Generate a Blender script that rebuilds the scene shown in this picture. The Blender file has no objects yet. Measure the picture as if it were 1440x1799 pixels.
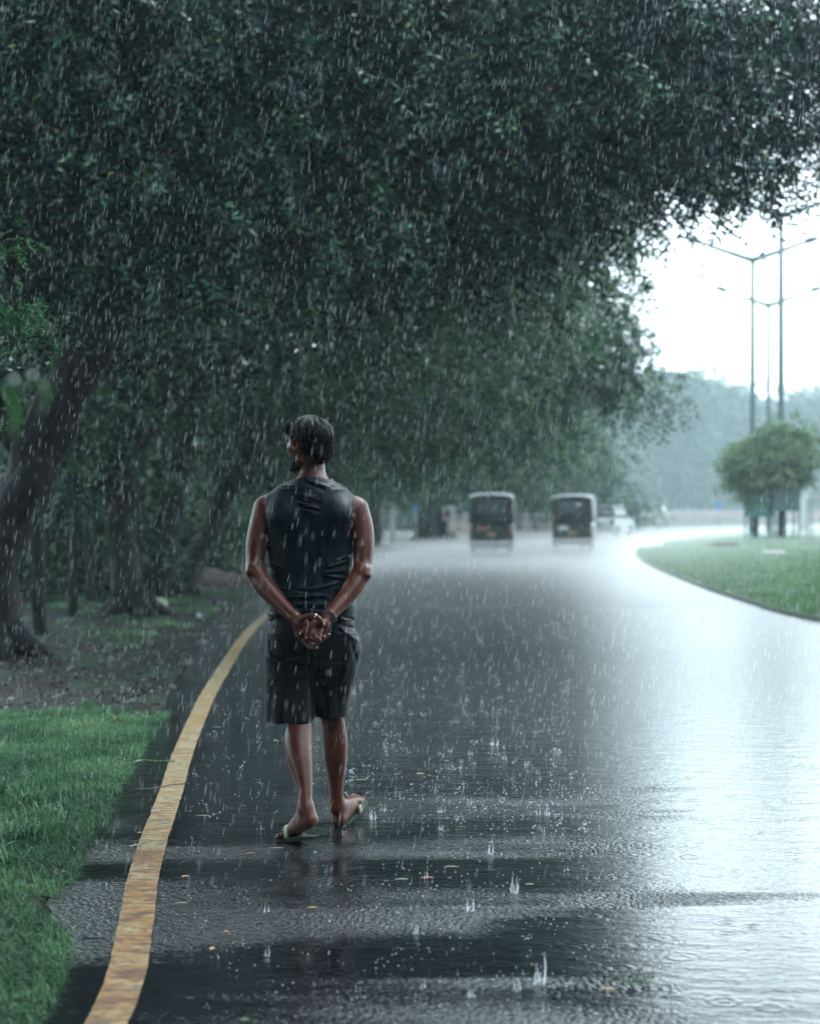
import bpy, math, random
import numpy as np
import openvdb
from mathutils import Vector, Matrix, noise as mnoise

R = math.radians
sc = bpy.context.scene
col = sc.collection
rng = np.random.default_rng(7)
random.seed(7)

# ------------------------------------------------------------------ camera
FP, CX, HY, CH = 3000.0, 720.0, 893.0, 1.34      # focal length in photo pixels, centre column, horizon row, lens height (m)
cam_d = bpy.data.cameras.new("camera")
cam = bpy.data.objects.new("camera", cam_d); col.objects.link(cam)
cam.location = (0, 0, CH); cam.rotation_euler = (R(90), 0, 0)
cam_d.sensor_fit = 'VERTICAL'; cam_d.sensor_height = 36.0
cam_d.lens = FP / 1799 * 36.0
cam_d.shift_y = -(899.5 - HY) / 1799
cam_d.clip_end = 3000; cam_d.clip_start = 0.05
cam_d.dof.use_dof = True; cam_d.dof.focus_distance = 7.0; cam_d.dof.aperture_fstop = 2.4
cam_d.dof.aperture_blades = 0
sc.camera = cam

# ------------------------------------------------------------------ world, sun, exposure
w = bpy.data.worlds.new("World"); sc.world = w; w.use_nodes = True
wn, wl = w.node_tree.nodes, w.node_tree.links
wn.clear()
out = wn.new('ShaderNodeOutputWorld'); bg = wn.new('ShaderNodeBackground')
sky = wn.new('ShaderNodeTexSky'); sky.sky_type = 'NISHITA'; sky.sun_disc = False
sky.sun_elevation = R(52); sky.sun_rotation = R(55); sky.dust_density = 5.0; sky.air_density = 1.0
hs = wn.new('ShaderNodeHueSaturation'); hs.inputs['Saturation'].default_value = 0.35
mx = wn.new('ShaderNodeMix'); mx.data_type = 'RGBA'; mx.inputs['Factor'].default_value = 0.88
cl = wn.new('ShaderNodeRGB'); cl.outputs[0].default_value = (7.4, 8.9, 9.7, 1)      # even rain cloud
wl.new(sky.outputs[0], hs.inputs['Color']); wl.new(hs.outputs[0], mx.inputs['A']); wl.new(cl.outputs[0], mx.inputs['B'])
wl.new(mx.outputs['Result'], bg.inputs['Color']); bg.inputs['Strength'].default_value = 0.15
wl.new(bg.outputs[0], out.inputs['Surface'])
sd = bpy.data.lights.new("sun", 'SUN'); sd.energy = 0.6; sd.angle = R(25); sd.color = (0.95, 1.0, 1.0)
sun = bpy.data.objects.new("sun", sd); col.objects.link(sun)
sun.rotation_euler = (R(38), 0, R(-55 + 180))   # from ahead, right and above
sc.view_settings.view_transform = 'Standard'; sc.view_settings.look = 'None'
sc.view_settings.exposure = 1.6; sc.view_settings.gamma = 1.0
cy = sc.cycles
cy.use_denoising = True
try: cy.denoiser = 'OPENIMAGEDENOISE'
except Exception: pass
cy.max_bounces = 6; cy.diffuse_bounces = 3; cy.glossy_bounces = 3; cy.transmission_bounces = 4
cy.transparent_max_bounces = 10; cy.volume_bounces = 1
cy.sample_clamp_indirect = 6.0; cy.caustics_reflective = False; cy.caustics_refractive = False
cy.use_adaptive_sampling = True; cy.adaptive_threshold = 0.02

# ------------------------------------------------------------------ helpers
def W(px, py, d):
    return np.array([(px - CX) * d / FP, d, CH - (py - HY) * d / FP])
def G(px, py, z=0.0):
    d = FP * (CH - z) / (py - HY)
    return np.array([(px - CX) * d / FP, d, z])
def tag(o, label=None, cat=None, group=None, kind=None):
    if label: o['label'] = label
    if cat: o['category'] = cat
    if group: o['group'] = group
    if kind: o['kind'] = kind
    return o
def empty(name, loc, label=None, cat=None, group=None, rz=0):
    o = bpy.data.objects.new(name, None); col.objects.link(o)
    o.location = [float(v) for v in loc]; o.rotation_euler = (0, 0, rz); o.empty_display_size = .1
    return tag(o, label, cat, group, 'thing' if label else None)
def mesh(name, V, F, mat, parent=None, smooth=False, kind=None):
    me = bpy.data.meshes.new(name)
    V = np.asarray(V, dtype=np.float32)
    if isinstance(F, np.ndarray):
        n, k = F.shape
        me.vertices.add(len(V)); me.vertices.foreach_set('co', V.ravel())
        me.loops.add(n * k); me.loops.foreach_set('vertex_index', F.astype(np.int32).ravel())
        me.polygons.add(n); me.polygons.foreach_set('loop_start', np.arange(0, n * k, k, dtype=np.int32))
        me.update(calc_edges=True)
    else:
        me.from_pydata([tuple(map(float, v)) for v in V], [], [tuple(map(int, f)) for f in F])
    if smooth: me.polygons.foreach_set('use_smooth', np.ones(len(me.polygons), dtype=bool))
    me.materials.append(mat)
    o = bpy.data.objects.new(name, me); col.objects.link(o)
    if parent: o.parent = parent
    if kind: o['kind'] = kind
    return o
class MB:
    """collects shapes of ONE mesh"""
    def __init__(s): s.V = []; s.F = []
    def add(s, V, F):
        b = len(s.V); s.V += [tuple(v) for v in V]; s.F += [tuple(i + b for i in f) for f in F]; return s
    def box(s, c, size, rz=0, bev=0.0, taper=1.0):
        x, y, z = [v / 2 for v in size]
        b = min(bev, x * .9, y * .9, z * .9)
        vs = []
        lev = [(-z, x * 1 - b, y - b), (-z + b, x, y), (z - b, x * taper, y * taper), (z, x * taper - b, y * taper - b)] if b > 0 else [(-z, x, y), (z, x * taper, y * taper)]
        for (zz, a, e) in lev:
            if b > 0:
                for (sx, sy) in ((1, 1), (-1, 1), (-1, -1), (1, -1)):
                    p = [(sx * a, sy * (e - b)), (sx * (a - b), sy * e)]
                    if sx * sy < 0: p = p[::-1]
                    vs += [(q[0], q[1], zz) for q in p]
            else:
                vs += [(a, e, zz), (-a, e, zz), (-a, -e, zz), (a, -e, zz)]
        n = len(vs) // len(lev); F = []
        for l in range(len(lev) - 1):
            for i in range(n):
                F.append((l * n + i, l * n + (i + 1) % n, (l + 1) * n + (i + 1) % n, (l + 1) * n + i))
        F.append(tuple(range(n - 1, -1, -1))); F.append(tuple(range((len(lev) - 1) * n, len(lev) * n)))
        cr, sr = math.cos(rz), math.sin(rz)
        return s.add([(c[0] + v[0] * cr - v[1] * sr, c[1] + v[0] * sr + v[1] * cr, c[2] + v[2]) for v in vs], F)
    def tube(s, P, r, seg=8, wob=0.0, seed=0, cap=True):
        P = [Vector(p) for p in P]; n = len(P)
        rr = r if hasattr(r, '__len__') else [r] * n
        b = len(s.V); up = Vector((0, 0, 1)); prev = None
        for i, p in enumerate(P):
            t = (P[min(i + 1, n - 1)] - P[max(i - 1, 0)]).normalized()
            if prev is None:
                a = t.orthogonal().normalized()
            else:
                a = (prev - t * prev.dot(t))
                a = a.normalized() if a.length > 1e-6 else t.orthogonal().normalized()
            prev = a; c = t.cross(a)
            for k in range(seg):
                an = 2 * math.pi * k / seg
                q = rr[i]
                if wob: q *= 1 + wob * mnoise.noise(Vector((math.cos(an) * 1.3 + seed, math.sin(an) * 1.3, i * .45)))
                s.V.append(tuple(p + (a * math.cos(an) + c * math.sin(an)) * q))
        for i in range(n - 1):
            for k in range(seg):
                s.F.append((b + i * seg + k, b + i * seg + (k + 1) % seg, b + (i + 1) * seg + (k + 1) % seg, b + (i + 1) * seg + k))
        if cap:
            s.F.append(tuple(b + k for k in range(seg - 1, -1, -1))); s.F.append(tuple(b + (n - 1) * seg + k for k in range(seg)))
        return s
    def ball(s, c, r, seg=8, rings=6):
        rx, ry, rz = r if hasattr(r, '__len__') else (r, r, r)
        vs = [(c[0], c[1], c[2] - rz)]
        for i in range(1, rings):
            ph = math.pi * i / rings
            for k in range(seg):
                an = 2 * math.pi * k / seg
                vs.append((c[0] + rx * math.sin(ph) * math.cos(an), c[1] + ry * math.sin(ph) * math.sin(an), c[2] - rz * math.cos(ph)))
        vs.append((c[0], c[1], c[2] + rz)); F = []
        for k in range(seg):
            F.append((0, 1 + (k + 1) % seg, 1 + k))
            F.append((len(vs) - 1, len(vs) - 1 - seg + k, len(vs) - 1 - seg + (k + 1) % seg))
        for i in range(rings - 2):
            for k in range(seg):
                a = 1 + i * seg
                F.append((a + k, a + (k + 1) % seg, a + seg + (k + 1) % seg, a + seg + k))
        return s.add(vs, F)
    def prism(s, outline, t0, t1, frame=None):
        """outline of (u, v), thickness from t0 to t1 along w; frame(u,v,w)->xyz"""
        f = frame or (lambda u, v, w_: (u, w_, v)); n = len(outline)
        vs = [f(u, v, t0) for u, v in outline] + [f(u, v, t1) for u, v in outline]
        F = [tuple(range(n)), tuple(range(2 * n - 1, n - 1, -1))] + [(i, n + i, n + (i + 1) % n, (i + 1) % n) for i in range(n)]
        return s.add(vs, F)
    def build(s, name, mat, parent=None, smooth=False, kind=None, rel=None):
        V = np.array(s.V, dtype=float)
        if rel is not None: V = V - np.asarray(rel)
        return mesh(name, V, s.F, mat, parent, smooth, kind)
def spl(pts, n):
    """Catmull-Rom resample of a list of tuples"""
    P = np.array(pts, float); P = np.vstack([2 * P[0] - P[1], P, 2 * P[-1] - P[-2]]); outp = []
    m = len(P) - 3
    for i in range(m):
        for t in np.linspace(0, 1, n, endpoint=(i == m - 1)):
            a, b, c, d = P[i:i + 4]
            outp.append(.5 * ((2 * b) + (-a + c) * t + (2 * a - 5 * b + 4 * c - d) * t * t + (-a + 3 * b - 3 * c + d) * t ** 3))
    return np.array(outp)

# ------------------------------------------------------------------ materials
def nmat(name):
    m = bpy.data.materials.new(name); m.use_nodes = True
    n, l = m.node_tree.nodes, m.node_tree.links
    return m, n, l, n['Principled BSDF']
def coords(n, l, scale=(1, 1, 1), rot=(0, 0, 0), kind='Object'):
    t = n.new('ShaderNodeTexCoord'); mp = n.new('ShaderNodeMapping')
    mp.inputs['Scale'].default_value = scale; mp.inputs['Rotation'].default_value = rot
    l.new(t.outputs[kind], mp.inputs['Vector']); return mp.outputs[0]
def noise_tex(n, l, vec, scale, detail=3, rough=.5, dist=0):
    t = n.new('ShaderNodeTexNoise'); t.inputs['Scale'].default_value = scale; t.inputs['Detail'].default_value = detail
    t.inputs['Roughness'].default_value = rough; t.inputs['Distortion'].default_value = dist
    if vec is not None: l.new(vec, t.inputs['Vector'])
    return t.outputs['Fac']
def ramp(n, l, fac, stops):
    r = n.new('ShaderNodeValToRGB'); e = r.color_ramp.elements
    while len(e) < len(stops): e.new(.5)
    for i, (p, c) in enumerate(stops):
        e[i].position = p; e[i].color = (*c, 1) if len(c) == 3 else c
    l.new(fac, r.inputs[0]); return r.outputs[0]
def maprange(n, l, fac, a, b, c, d):
    r = n.new('ShaderNodeMapRange'); r.inputs[1].default_value = a; r.inputs[2].default_value = b
    r.inputs[3].default_value = c; r.inputs[4].default_value = d; l.new(fac, r.inputs[0]); return r.outputs[0]
def mathn(n, l, op, a, b):
    r = n.new('ShaderNodeMath'); r.operation = op
    for i, v in enumerate((a, b)):
        if isinstance(v, (int, float)): r.inputs[i].default_value = v
        else: l.new(v, r.inputs[i])
    return r.outputs[0]
def bump(n, l, h, strength, dist, bsdf, prev=None):
    b = n.new('ShaderNodeBump'); b.inputs['Distance'].default_value = dist
    if isinstance(strength, (int, float)): b.inputs['Strength'].default_value = strength
    else: l.new(strength, b.inputs['Strength'])
    l.new(h, b.inputs['Height'])
    if prev is not None: l.new(prev, b.inputs['Normal'])
    if bsdf is not None: l.new(b.outputs[0], bsdf.inputs['Normal'])
    return b.outputs[0]
def simple(name, c1, c2=None, rough=.5, scale=8, bumps=0, bscale=40, metal=0, spec=.5, coat=0):
    m, n, l, b = nmat(name)
    v = coords(n, l); f = noise_tex(n, l, v, scale, 4, .6)
    c2 = c2 or tuple(x * .7 for x in c1)
    l.new(ramp(n, l, f, [(.3, c1), (.7, c2)]), b.inputs['Base Color'])
    l.new(maprange(n, l, f, .3, .7, rough * .8, min(1, rough * 1.2)), b.inputs['Roughness'])
    b.inputs['Metallic'].default_value = metal; b.inputs['Specular IOR Level'].default_value = spec
    b.inputs['Coat Weight'].default_value = coat; b.inputs['Coat Roughness'].default_value = .08
    if bumps: bump(n, l, noise_tex(n, l, v, bscale, 3), bumps, .01, b)
    return m
def leafmat(name, dark, mid, light, yellow=None, rough=.36, trans=.35, spec=.22):
    m, n, l, b = nmat(name)
    g = n.new('ShaderNodeNewGeometry'); v = coords(n, l)
    f1 = noise_tex(n, l, v, 1.9, 4, .6)
    f = mathn(n, l, 'ADD', mathn(n, l, 'MULTIPLY', g.outputs['Random Per Island'], .35), mathn(n, l, 'MULTIPLY', maprange(n, l, f1, .3, .7, .1, .75), .85))
    st = [(.28, dark), (.55, mid), (.82, light)]
    if yellow: st.append((.93, yellow))
    c = ramp(n, l, f, st)
    l.new(c, b.inputs['Base Color']); b.inputs['Roughness'].default_value = rough; b.inputs['Specular IOR Level'].default_value = spec
    tr = n.new('ShaderNodeBsdfTranslucent'); l.new(c, tr.inputs['Color'])
    mix = n.new('ShaderNodeMixShader'); mix.inputs[0].default_value = trans
    l.new(b.outputs[0], mix.inputs[1]); l.new(tr.outputs[0], mix.inputs[2])
    l.new(mix.outputs[0], n['Material Output'].inputs['Surface'])
    return m
M = {}
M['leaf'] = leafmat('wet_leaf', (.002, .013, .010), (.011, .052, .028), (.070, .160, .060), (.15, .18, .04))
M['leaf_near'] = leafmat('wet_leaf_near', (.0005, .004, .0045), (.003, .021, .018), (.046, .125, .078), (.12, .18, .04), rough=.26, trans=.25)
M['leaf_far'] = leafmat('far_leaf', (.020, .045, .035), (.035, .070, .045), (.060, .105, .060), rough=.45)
M['leaf_bright'] = leafmat('bright_leaf', (.010, .045, .020), (.022, .090, .032), (.06, .18, .045), (.13, .27, .04), rough=.35, trans=.5)
M['leaf_bush'] = leafmat('bush_leaf', (.04, .085, .035), (.07, .13, .05), (.12, .19, .07), rough=.4)
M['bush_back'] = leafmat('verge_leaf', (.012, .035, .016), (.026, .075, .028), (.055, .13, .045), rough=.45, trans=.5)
M['grass'] = leafmat('grass_blade', (.034, .085, .044), (.058, .150, .070), (.16, .30, .15), (.28, .26, .10), rough=.28, trans=.4)
M['grass_far'] = leafmat('grass_blade_far', (.045, .10, .045), (.065, .145, .06), (.10, .20, .08), rough=.5, trans=.4)

def bark():
    m, n, l, b = nmat('wet_bark')
    v = coords(n, l, (1, 1, .25)); f = noise_tex(n, l, v, 14, 6, .65)
    l.new(ramp(n, l, f, [(.3, (.001, .0015, .002)), (.55, (.004, .0045, .005)), (.8, (.016, .017, .017))]), b.inputs['Base Color'])
    b.inputs['Roughness'].default_value = .6; b.inputs['Specular IOR Level'].default_value = .12; bump(n, l, f, .9, .05, b); return m
M['bark'] = bark()

def road_mat():
    m, n, l, b = nmat('wet_asphalt')
    v = coords(n, l)
    fine = noise_tex(n, l, v, 190, 2, .6)                       # stone grains
    vg = n.new('ShaderNodeTexVoronoi'); vg.inputs['Scale'].default_value = 62; l.new(v, vg.inputs['Vector']); vg.inputs['Randomness'].default_value = 1
    grit = mathn(n, l, 'ADD', mathn(n, l, 'MULTIPLY', vg.outputs['Distance'], -1.0), mathn(n, l, 'MULTIPLY', noise_tex(n, l, v, 26, 2, .5), .35))
    # where water stands: broad patches, wider across the road than along it
    pud = noise_tex(n, l, coords(n, l, (.30, 1.5, 1)), 1.0, 3, .5, .35)
    sep = n.new('ShaderNodeSeparateXYZ'); l.new(v, sep.inputs[0])
    far = maprange(n, l, sep.outputs['Y'], 6.5, 13.0, 0.0, .25)
    p2 = mathn(n, l, 'ADD', mathn(n, l, 'ADD', pud, far), maprange(n, l, sep.outputs['X'], .2, 1.6, 0, .17))
    wet = maprange(n, l, p2, .40, .60, 0, 1)                    # 1 = standing water film
    patch = noise_tex(n, l, v, 1.1, 5, .6)
    c = ramp(n, l, mathn(n, l, 'ADD', mathn(n, l, 'MULTIPLY', fine, .6), mathn(n, l, 'MULTIPLY', patch, .4)),
             [(.35, (.003, .004, .006)), (.55, (.007, .009, .011)), (.75, (.025, .028, .030))])
    l.new(c, b.inputs['Base Color'])
    b.inputs['IOR'].default_value = 1.22; b.inputs['Specular IOR Level'].default_value = 0.0
    l.new(maprange(n, l, wet, 0, 1, .22, .07), b.inputs['Roughness'])
    h1 = mathn(n, l, 'ADD', mathn(n, l, 'MULTIPLY', grit, .8), mathn(n, l, 'MULTIPLY', fine, .2))
    n1 = bump(n, l, h1, maprange(n, l, wet, 0, 1, 1.0, .3), .03, b)
    vo = n.new('ShaderNodeTexVoronoi'); vo.inputs['Scale'].default_value = 5.0; l.new(v, vo.inputs['Vector'])
    d = vo.outputs['Distance']
    rip = mathn(n, l, 'MULTIPLY', mathn(n, l, 'SINE', mathn(n, l, 'MULTIPLY', d, 40.0), 0), maprange(n, l, d, 0, .42, 1, 0))
    wv = noise_tex(n, l, coords(n, l, (.7, 1.5, 1)), 6.0, 5, .7)
    hh = mathn(n, l, 'ADD', mathn(n, l, 'MULTIPLY', rip, .12), wv)
    n2 = bump(n, l, h1, maprange(n, l, wet, 0, 1, .55, .015), .022, None)
    n3 = bump(n, l, hh, maprange(n, l, sep.outputs['Y'], 5, 14, .16, .30), .03, None, n2)
    l.new(n3, b.inputs['Coat Normal']); b.inputs['Coat Weight'].default_value = 1; b.inputs['Coat IOR'].default_value = 1.58
    fr = maprange(n, l, sep.outputs['Y'], 8, 24, 0.0, .24)
    l.new(mathn(n, l, 'ADD', maprange(n, l, wet, 0, 1, .12, .05), fr), b.inputs['Coat Roughness'])
    return m
M['road'] = road_mat()

def line_mat():
    m, n, l, b = nmat('worn_yellow_paint')
    v = coords(n, l, (1, 1, 1))
    sep = n.new('ShaderNodeSeparateXYZ'); l.new(v, sep.inputs[0])
    rust = noise_tex(n, l, coords(n, l, (1.6, 2.2, 1)), 3.2, 9, .78, .6)
    near = maprange(n, l, sep.outputs['Y'], 4.2, 9.0, .05, -.07)
    c = ramp(n, l, mathn(n, l, 'ADD', rust, near), [(.38, (.29, .25, .17)), (.46, (.31, .22, .10)), (.53, (.27, .14, .045)), (.62, (.13, .055, .025))])
    spk = noise_tex(n, l, v, 30, 6, .8)
    crk = noise_tex(n, l, coords(n, l, (1, 5, 1)), 6, 6, .75)
    mask = mathn(n, l, 'MAXIMUM', maprange(n, l, spk, .50, .60, 0, .75), maprange(n, l, crk, .53, .58, 0, .85))
    mixc = n.new('ShaderNodeMix'); mixc.data_type = 'RGBA'
    l.new(mask, mixc.inputs['Factor']); l.new(c, mixc.inputs['A']); mixc.inputs['B'].default_value = (.03, .028, .025, 1)
    l.new(mixc.outputs['Result'], b.inputs['Base Color']); b.inputs['Roughness'].default_value = .38; b.inputs['Specular IOR Level'].default_value = .25
    bump(n, l, spk, .7, .012, b); return m
M['line'] = line_mat()

def soil_mat():
    m, n, l, b = nmat('wet_soil')
    v = coords(n, l); f = noise_tex(n, l, v, 1.3, 6, .65); g = noise_tex(n, l, v, 24, 4, .7)
    soil = ramp(n, l, g, [(.3, (.002, .002, .003)), (.55, (.006, .006, .006)), (.78, (.030, .027, .024))])
    green = ramp(n, l, g, [(.3, (.007, .018, .012)), (.7, (.018, .045, .024))])
    mixc = n.new('ShaderNodeMix'); mixc.data_type = 'RGBA'
    l.new(maprange(n, l, f, .50, .60, 0, 1), mixc.inputs['Factor']); l.new(soil, mixc.inputs['A']); l.new(green, mixc.inputs['B'])
    l.new(mixc.outputs['Result'], b.inputs['Base Color']); l.new(maprange(n, l, g, .3, .7, .35, .8), b.inputs['Roughness']); b.inputs['Specular IOR Level'].default_value = .22
    bump(n, l, g, .8, .04, b); return m
M['soil'] = soil_mat()
M['turf'] = simple('turf', (.022, .060, .028), (.042, .10, .042), .6, 3, .6, 60)
M['far_ground'] = simple('far_ground', (.015, .035, .018), (.03, .04, .025), .7, .4)
M['kerb'] = simple('kerb_stone', (.016, .016, .015), (.05, .048, .042), .6, 6, .4, 50)

# ------------------------------------------------------------------ the setting: ground, road, islands
def fan(name, pts, z, mat, kind='structure'):
    V = [(p[0], p[1], z) for p in pts]
    return mesh(name, V, [tuple(range(len(V)))], mat, kind=kind)
mesh('ground', [(-900, -300, -.02), (900, -300, -.02), (900, 1600, -.02), (-900, 1600, -.02)], [(0, 1, 2, 3)], M['far_ground'], kind='structure')

# asphalt edge on the left, from behind the lens to where the road bends away
edge = [(-1.0, -12), (-.98, 0), (-1.02, 4.44), (-1.18, 5.5), (-1.32, 6.6), (-1.42, 8.0), (-1.52, 9.3), (-1.63, 11.3), (-1.98, 15.6),
        (-2.16, 19.4), (-2.25, 26), (-2.05, 34), (-1.6, 43), (-.7, 50), (1.0, 59), (4.5, 71), (10, 84), (19, 99), (34, 116), (60, 135), (100, 150)]
es = spl([(x, y) for x, y in edge], 30)
jit = np.array([mnoise.noise(Vector((p[1] * 6.1, 0, 0))) * .035 + mnoise.noise(Vector((p[1] * 1.3, 5, 0))) * .03 for p in es])
es[:, 0] += jit * np.clip(1.0, 0, 1)
nx = 26
V = []; F = []
for i, (x, y) in enumerate(es):
    xr = 130.0
    for k in range(nx):
        t = k / (nx - 1); t = t ** 2.2
        V.append((x + (xr - x) * t, y, .004))
for i in range(len(es) - 1):
    for k in range(nx - 1):
        a = i * nx + k; F.append((a, a + 1, a + nx + 1, a + nx))
mesh('road', V, F, M['road'], kind='structure')

# left verge: soil sheet with a low uneven surface, reaching far to the left
def verge_h(x, y):
    ex = np.interp(y, es[:, 1], es[:, 0]); off = ex - x
    h = .006 + .022 * min(1, off / .5) + .035 * mnoise.noise(Vector((x * 1.1, y * 1.1, 0))) * min(1, max(0, off)) + .015 * mnoise.noise(Vector((x * 5, y * 5, 3))) * min(1, max(0, off * 2))
    h += .010 * max(0, off - 1.2)
    return h
V = []; F = []; offs = [0, .04, .1, .2, .32, .48, .65, .85, 1.1, 1.4, 1.75, 2.2, 2.7, 3.3, 4, 5, 6.5, 9, 13, 20, 40, 90, 250]
ys = np.concatenate([np.arange(-10, 3, 1.0), np.arange(3, 22, .16), np.arange(22, 60, .8), np.arange(60, 150, 4)])
for y in ys:
    ex = np.interp(y, es[:, 1], es[:, 0])
    for o in offs:
        x = ex - o
        V.append((x, y, verge_h(x, y) if o > 0 else -.03))
n = len(offs)
for i in range(len(ys) - 1):
    for k in range(n - 1):
        a = i * n + k; F.append((a, a + n, a + n + 1, a + 1))
mesh('verge_ground', V, F, M['soil'], smooth=True, kind='structure')

# grass island on the right (px outline read off its rim) with a low kerb edge
isl_near = [(9.5, 12.5), (6.2, 15.2), (4.85, 20.2), (4.78, 24.8), (5.06, 31.7), (5.7, 41.4), (6.6, 50.0), (7.4, 54.5), (8.6, 58), (10.4, 68), (17.3, 89), (26, 104), (45, 122), (70, 134), (110, 140), (110, 12.5)]
rim = spl(isl_near[:15], 10); rim = np.vstack([rim, [(110, 12.5)]])
def isl_h(x, y):
    dmin = np.min(np.hypot(rim[:-1, 0] - x, rim[:-1, 1] - y))
    return .06 + .22 * min(1, dmin / 3.5) + .02 * mnoise.noise(Vector((x * .8, y * .8, 0)))
V = []; F = []
yy = np.concatenate([np.arange(12.6, 62, .6), np.arange(62, 133, 2.5)])
near_r = rim[:-1]
for y in yy:
    # left limit of the island at this y
    xs = []
    for a, b in zip(near_r[:-1], near_r[1:]):
        if (a[1] - y) * (b[1] - y) <= 0 and abs(a[1] - b[1]) > 1e-9:
            xs.append(a[0] + (b[0] - a[0]) * (y - a[1]) / (b[1] - a[1]))
    x0 = min(xs) if xs else 60
    for o in (0, .0, .12, .5, 1, 1.8, 3, 5, 8, 14, 30, 70):
        x = x0 + o
        V.append((x, y, isl_h(x, y) if o > 0 else .05))
for i in range(len(yy)):
    V[i * 12] = (V[i * 12][0], V[i * 12][1], -.03)
for i in range(len(yy) - 1):
    for k in range(11):
        a = i * 12 + k; F.append((a, a + 1, a + 13, a + 12))
mesh('island_ground', V, F, M['turf'], smooth=True, kind='structure')
# small far island
th = np.linspace(0, 2 * math.pi, 30, endpoint=False)
c0 = G(1110, 922)
V = [(c0[0] + 4.2 * math.cos(t) * 1.1, c0[1] + 18 * math.sin(t), .10) for t in th] + [(c0[0] + 4.5 * math.cos(t) * 1.1, c0[1] + 19 * math.sin(t), -.02) for t in th]
F = [tuple(range(30))] + [(i, 30 + i, 30 + (i + 1) % 30, (i + 1) % 30) for i in range(30)]
mesh('far_island_ground', V, F, M['turf'], kind='structure')

# worn yellow edge line
lp = [(-.74, -2), (-.74, 2), (-.785, 4.44), (-.87, 5.4), (-.955, 6.1), (-1.027, 6.85), (-1.12, 8.0), (-1.227, 9.2), (-1.36, 11.0), (-1.48, 12.9), (-1.71, 17.7), (-1.77, 20.4), (-1.82, 26), (-1.62, 35), (-1.2, 43)]
ls = spl(lp, 40)
V = []; F = []
for i, (x, y) in enumerate(ls):
    t = ls[min(i + 1, len(ls) - 1)] - ls[max(i - 1, 0)]; t /= np.linalg.norm(t); nrm = np.array([t[1], -t[0]])
    wl_ = .056 + .004 * mnoise.noise(Vector((y * 6, 1, 0))) + .004 * mnoise.noise(Vector((y * 31, 3, 0))); wr_ = .056 + .004 * mnoise.noise(Vector((y * 6, 9, 0))) + .004 * mnoise.noise(Vector((y * 31, 7, 0)))
    for k, o in enumerate((-wl_, -.02, .02, wr_)):
        V.append((x + nrm[0] * o, y + nrm[1] * o, .0085))
for i in range(len(ls) - 1):
    for k in range(3):
        a = i * 4 + k; F.append((a, a + 1, a + 5, a + 4))
mesh('road_marking', V, F, M['line'], kind='structure')

# ------------------------------------------------------------------ foliage
def rand_dirs(n):
    v = rng.normal(size=(n, 3)); return v / np.linalg.norm(v, axis=1, keepdims=True)
def leaves(P, A, nleaf, length, lw, ll, droop=.35, spread=1.0):
    """sprigs at points P with axes A (unit): nleaf leaflets in two rows along each"""
    N = len(P)
    s = np.linspace(.12, 1, nleaf)
    side = np.cross(A, np.array([0, 0, 1.0]) + rng.normal(scale=.35, size=(N, 3))); side /= np.linalg.norm(side, axis=1, keepdims=True) + 1e-9
    up = np.cross(side, A)
    L = length * rng.uniform(.7, 1.25, size=(N, 1, 1))
    ax = A[:, None, :] * (s[None, :, None] * L) + np.array([0, 0, -1.0]) * (droop * L * (s ** 2)[None, :, None])
    base = P[:, None, :] + ax
    sg = np.where(np.arange(nleaf) % 2 == 0, 1.0, -1.0)[None, :, None]
    d = A[:, None, :] * rng.uniform(.25, .8, size=(N, nleaf, 1)) + side[:, None, :] * sg * spread + np.array([0, 0, -1.0]) * rng.uniform(.0, .7, size=(N, nleaf, 1)) + rng.normal(scale=.12, size=(N, nleaf, 3))
    d /= np.linalg.norm(d, axis=2, keepdims=True)
    nr = up[:, None, :] + rng.normal(scale=.28, size=(N, nleaf, 3))
    wv = np.cross(d, nr); wv /= np.linalg.norm(wv, axis=2, keepdims=True) + 1e-9
    k = rng.uniform(.7, 1.2, size=(N, nleaf, 1))
    tip = base + d * ll * k; mid = base + d * ll * .42 * k
    a = mid + wv * lw * .5 * k; b = mid - wv * lw * .5 * k
    V = np.stack([base, a, tip, b], axis=2).reshape(-1, 3)
    return V
def quads(nv): return np.arange(nv).reshape(-1, 4)
def clump_points(ell, n, shell=.45):
    """clump centres inside a blob (cx,cy,cz,rx,ry,rz), crowded towards its outside"""
    c = np.array(ell[:3]); r = np.array(ell[3:6])
    d = rand_dirs(n); q = rng.uniform(shell ** 3, 1, size=(n, 1)) ** (1 / 3)
    wob = 1 + .16 * np.array([mnoise.noise(Vector(v * 2.3 + c[:3] * .1)) for v in d])[:, None]
    return c + d * q * r * wob
def foliage(ells, clump_r, per, nleaf, length, lw, ll, droop=.35, flat=.6, shell=.45, origin=None):
    Ps = []; Cs = []
    for e in ells:
        C = clump_points(e, e[6], shell); Cs.append(C)
        n = len(C) * per
        off = rng.normal(size=(n, 3)) * clump_r * np.array([1, 1, flat]) * .5
        Ps.append(np.repeat(C, per, axis=0) + off)
    P = np.vstack(Ps)
    C = np.vstack(Cs)
    Crep = np.repeat(C, per, axis=0)
    A = (P - Crep) / clump_r + rng.normal(scale=.7, size=P.shape); A[:, 2] -= .25
    A /= np.linalg.norm(A, axis=1, keepdims=True)
    return leaves(P, A, nleaf, length, lw, ll, droop), C
def ell(px, py, d, rx, ry, rz, n): return (*W(px, py, d), rx, ry, rz, n)

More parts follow.
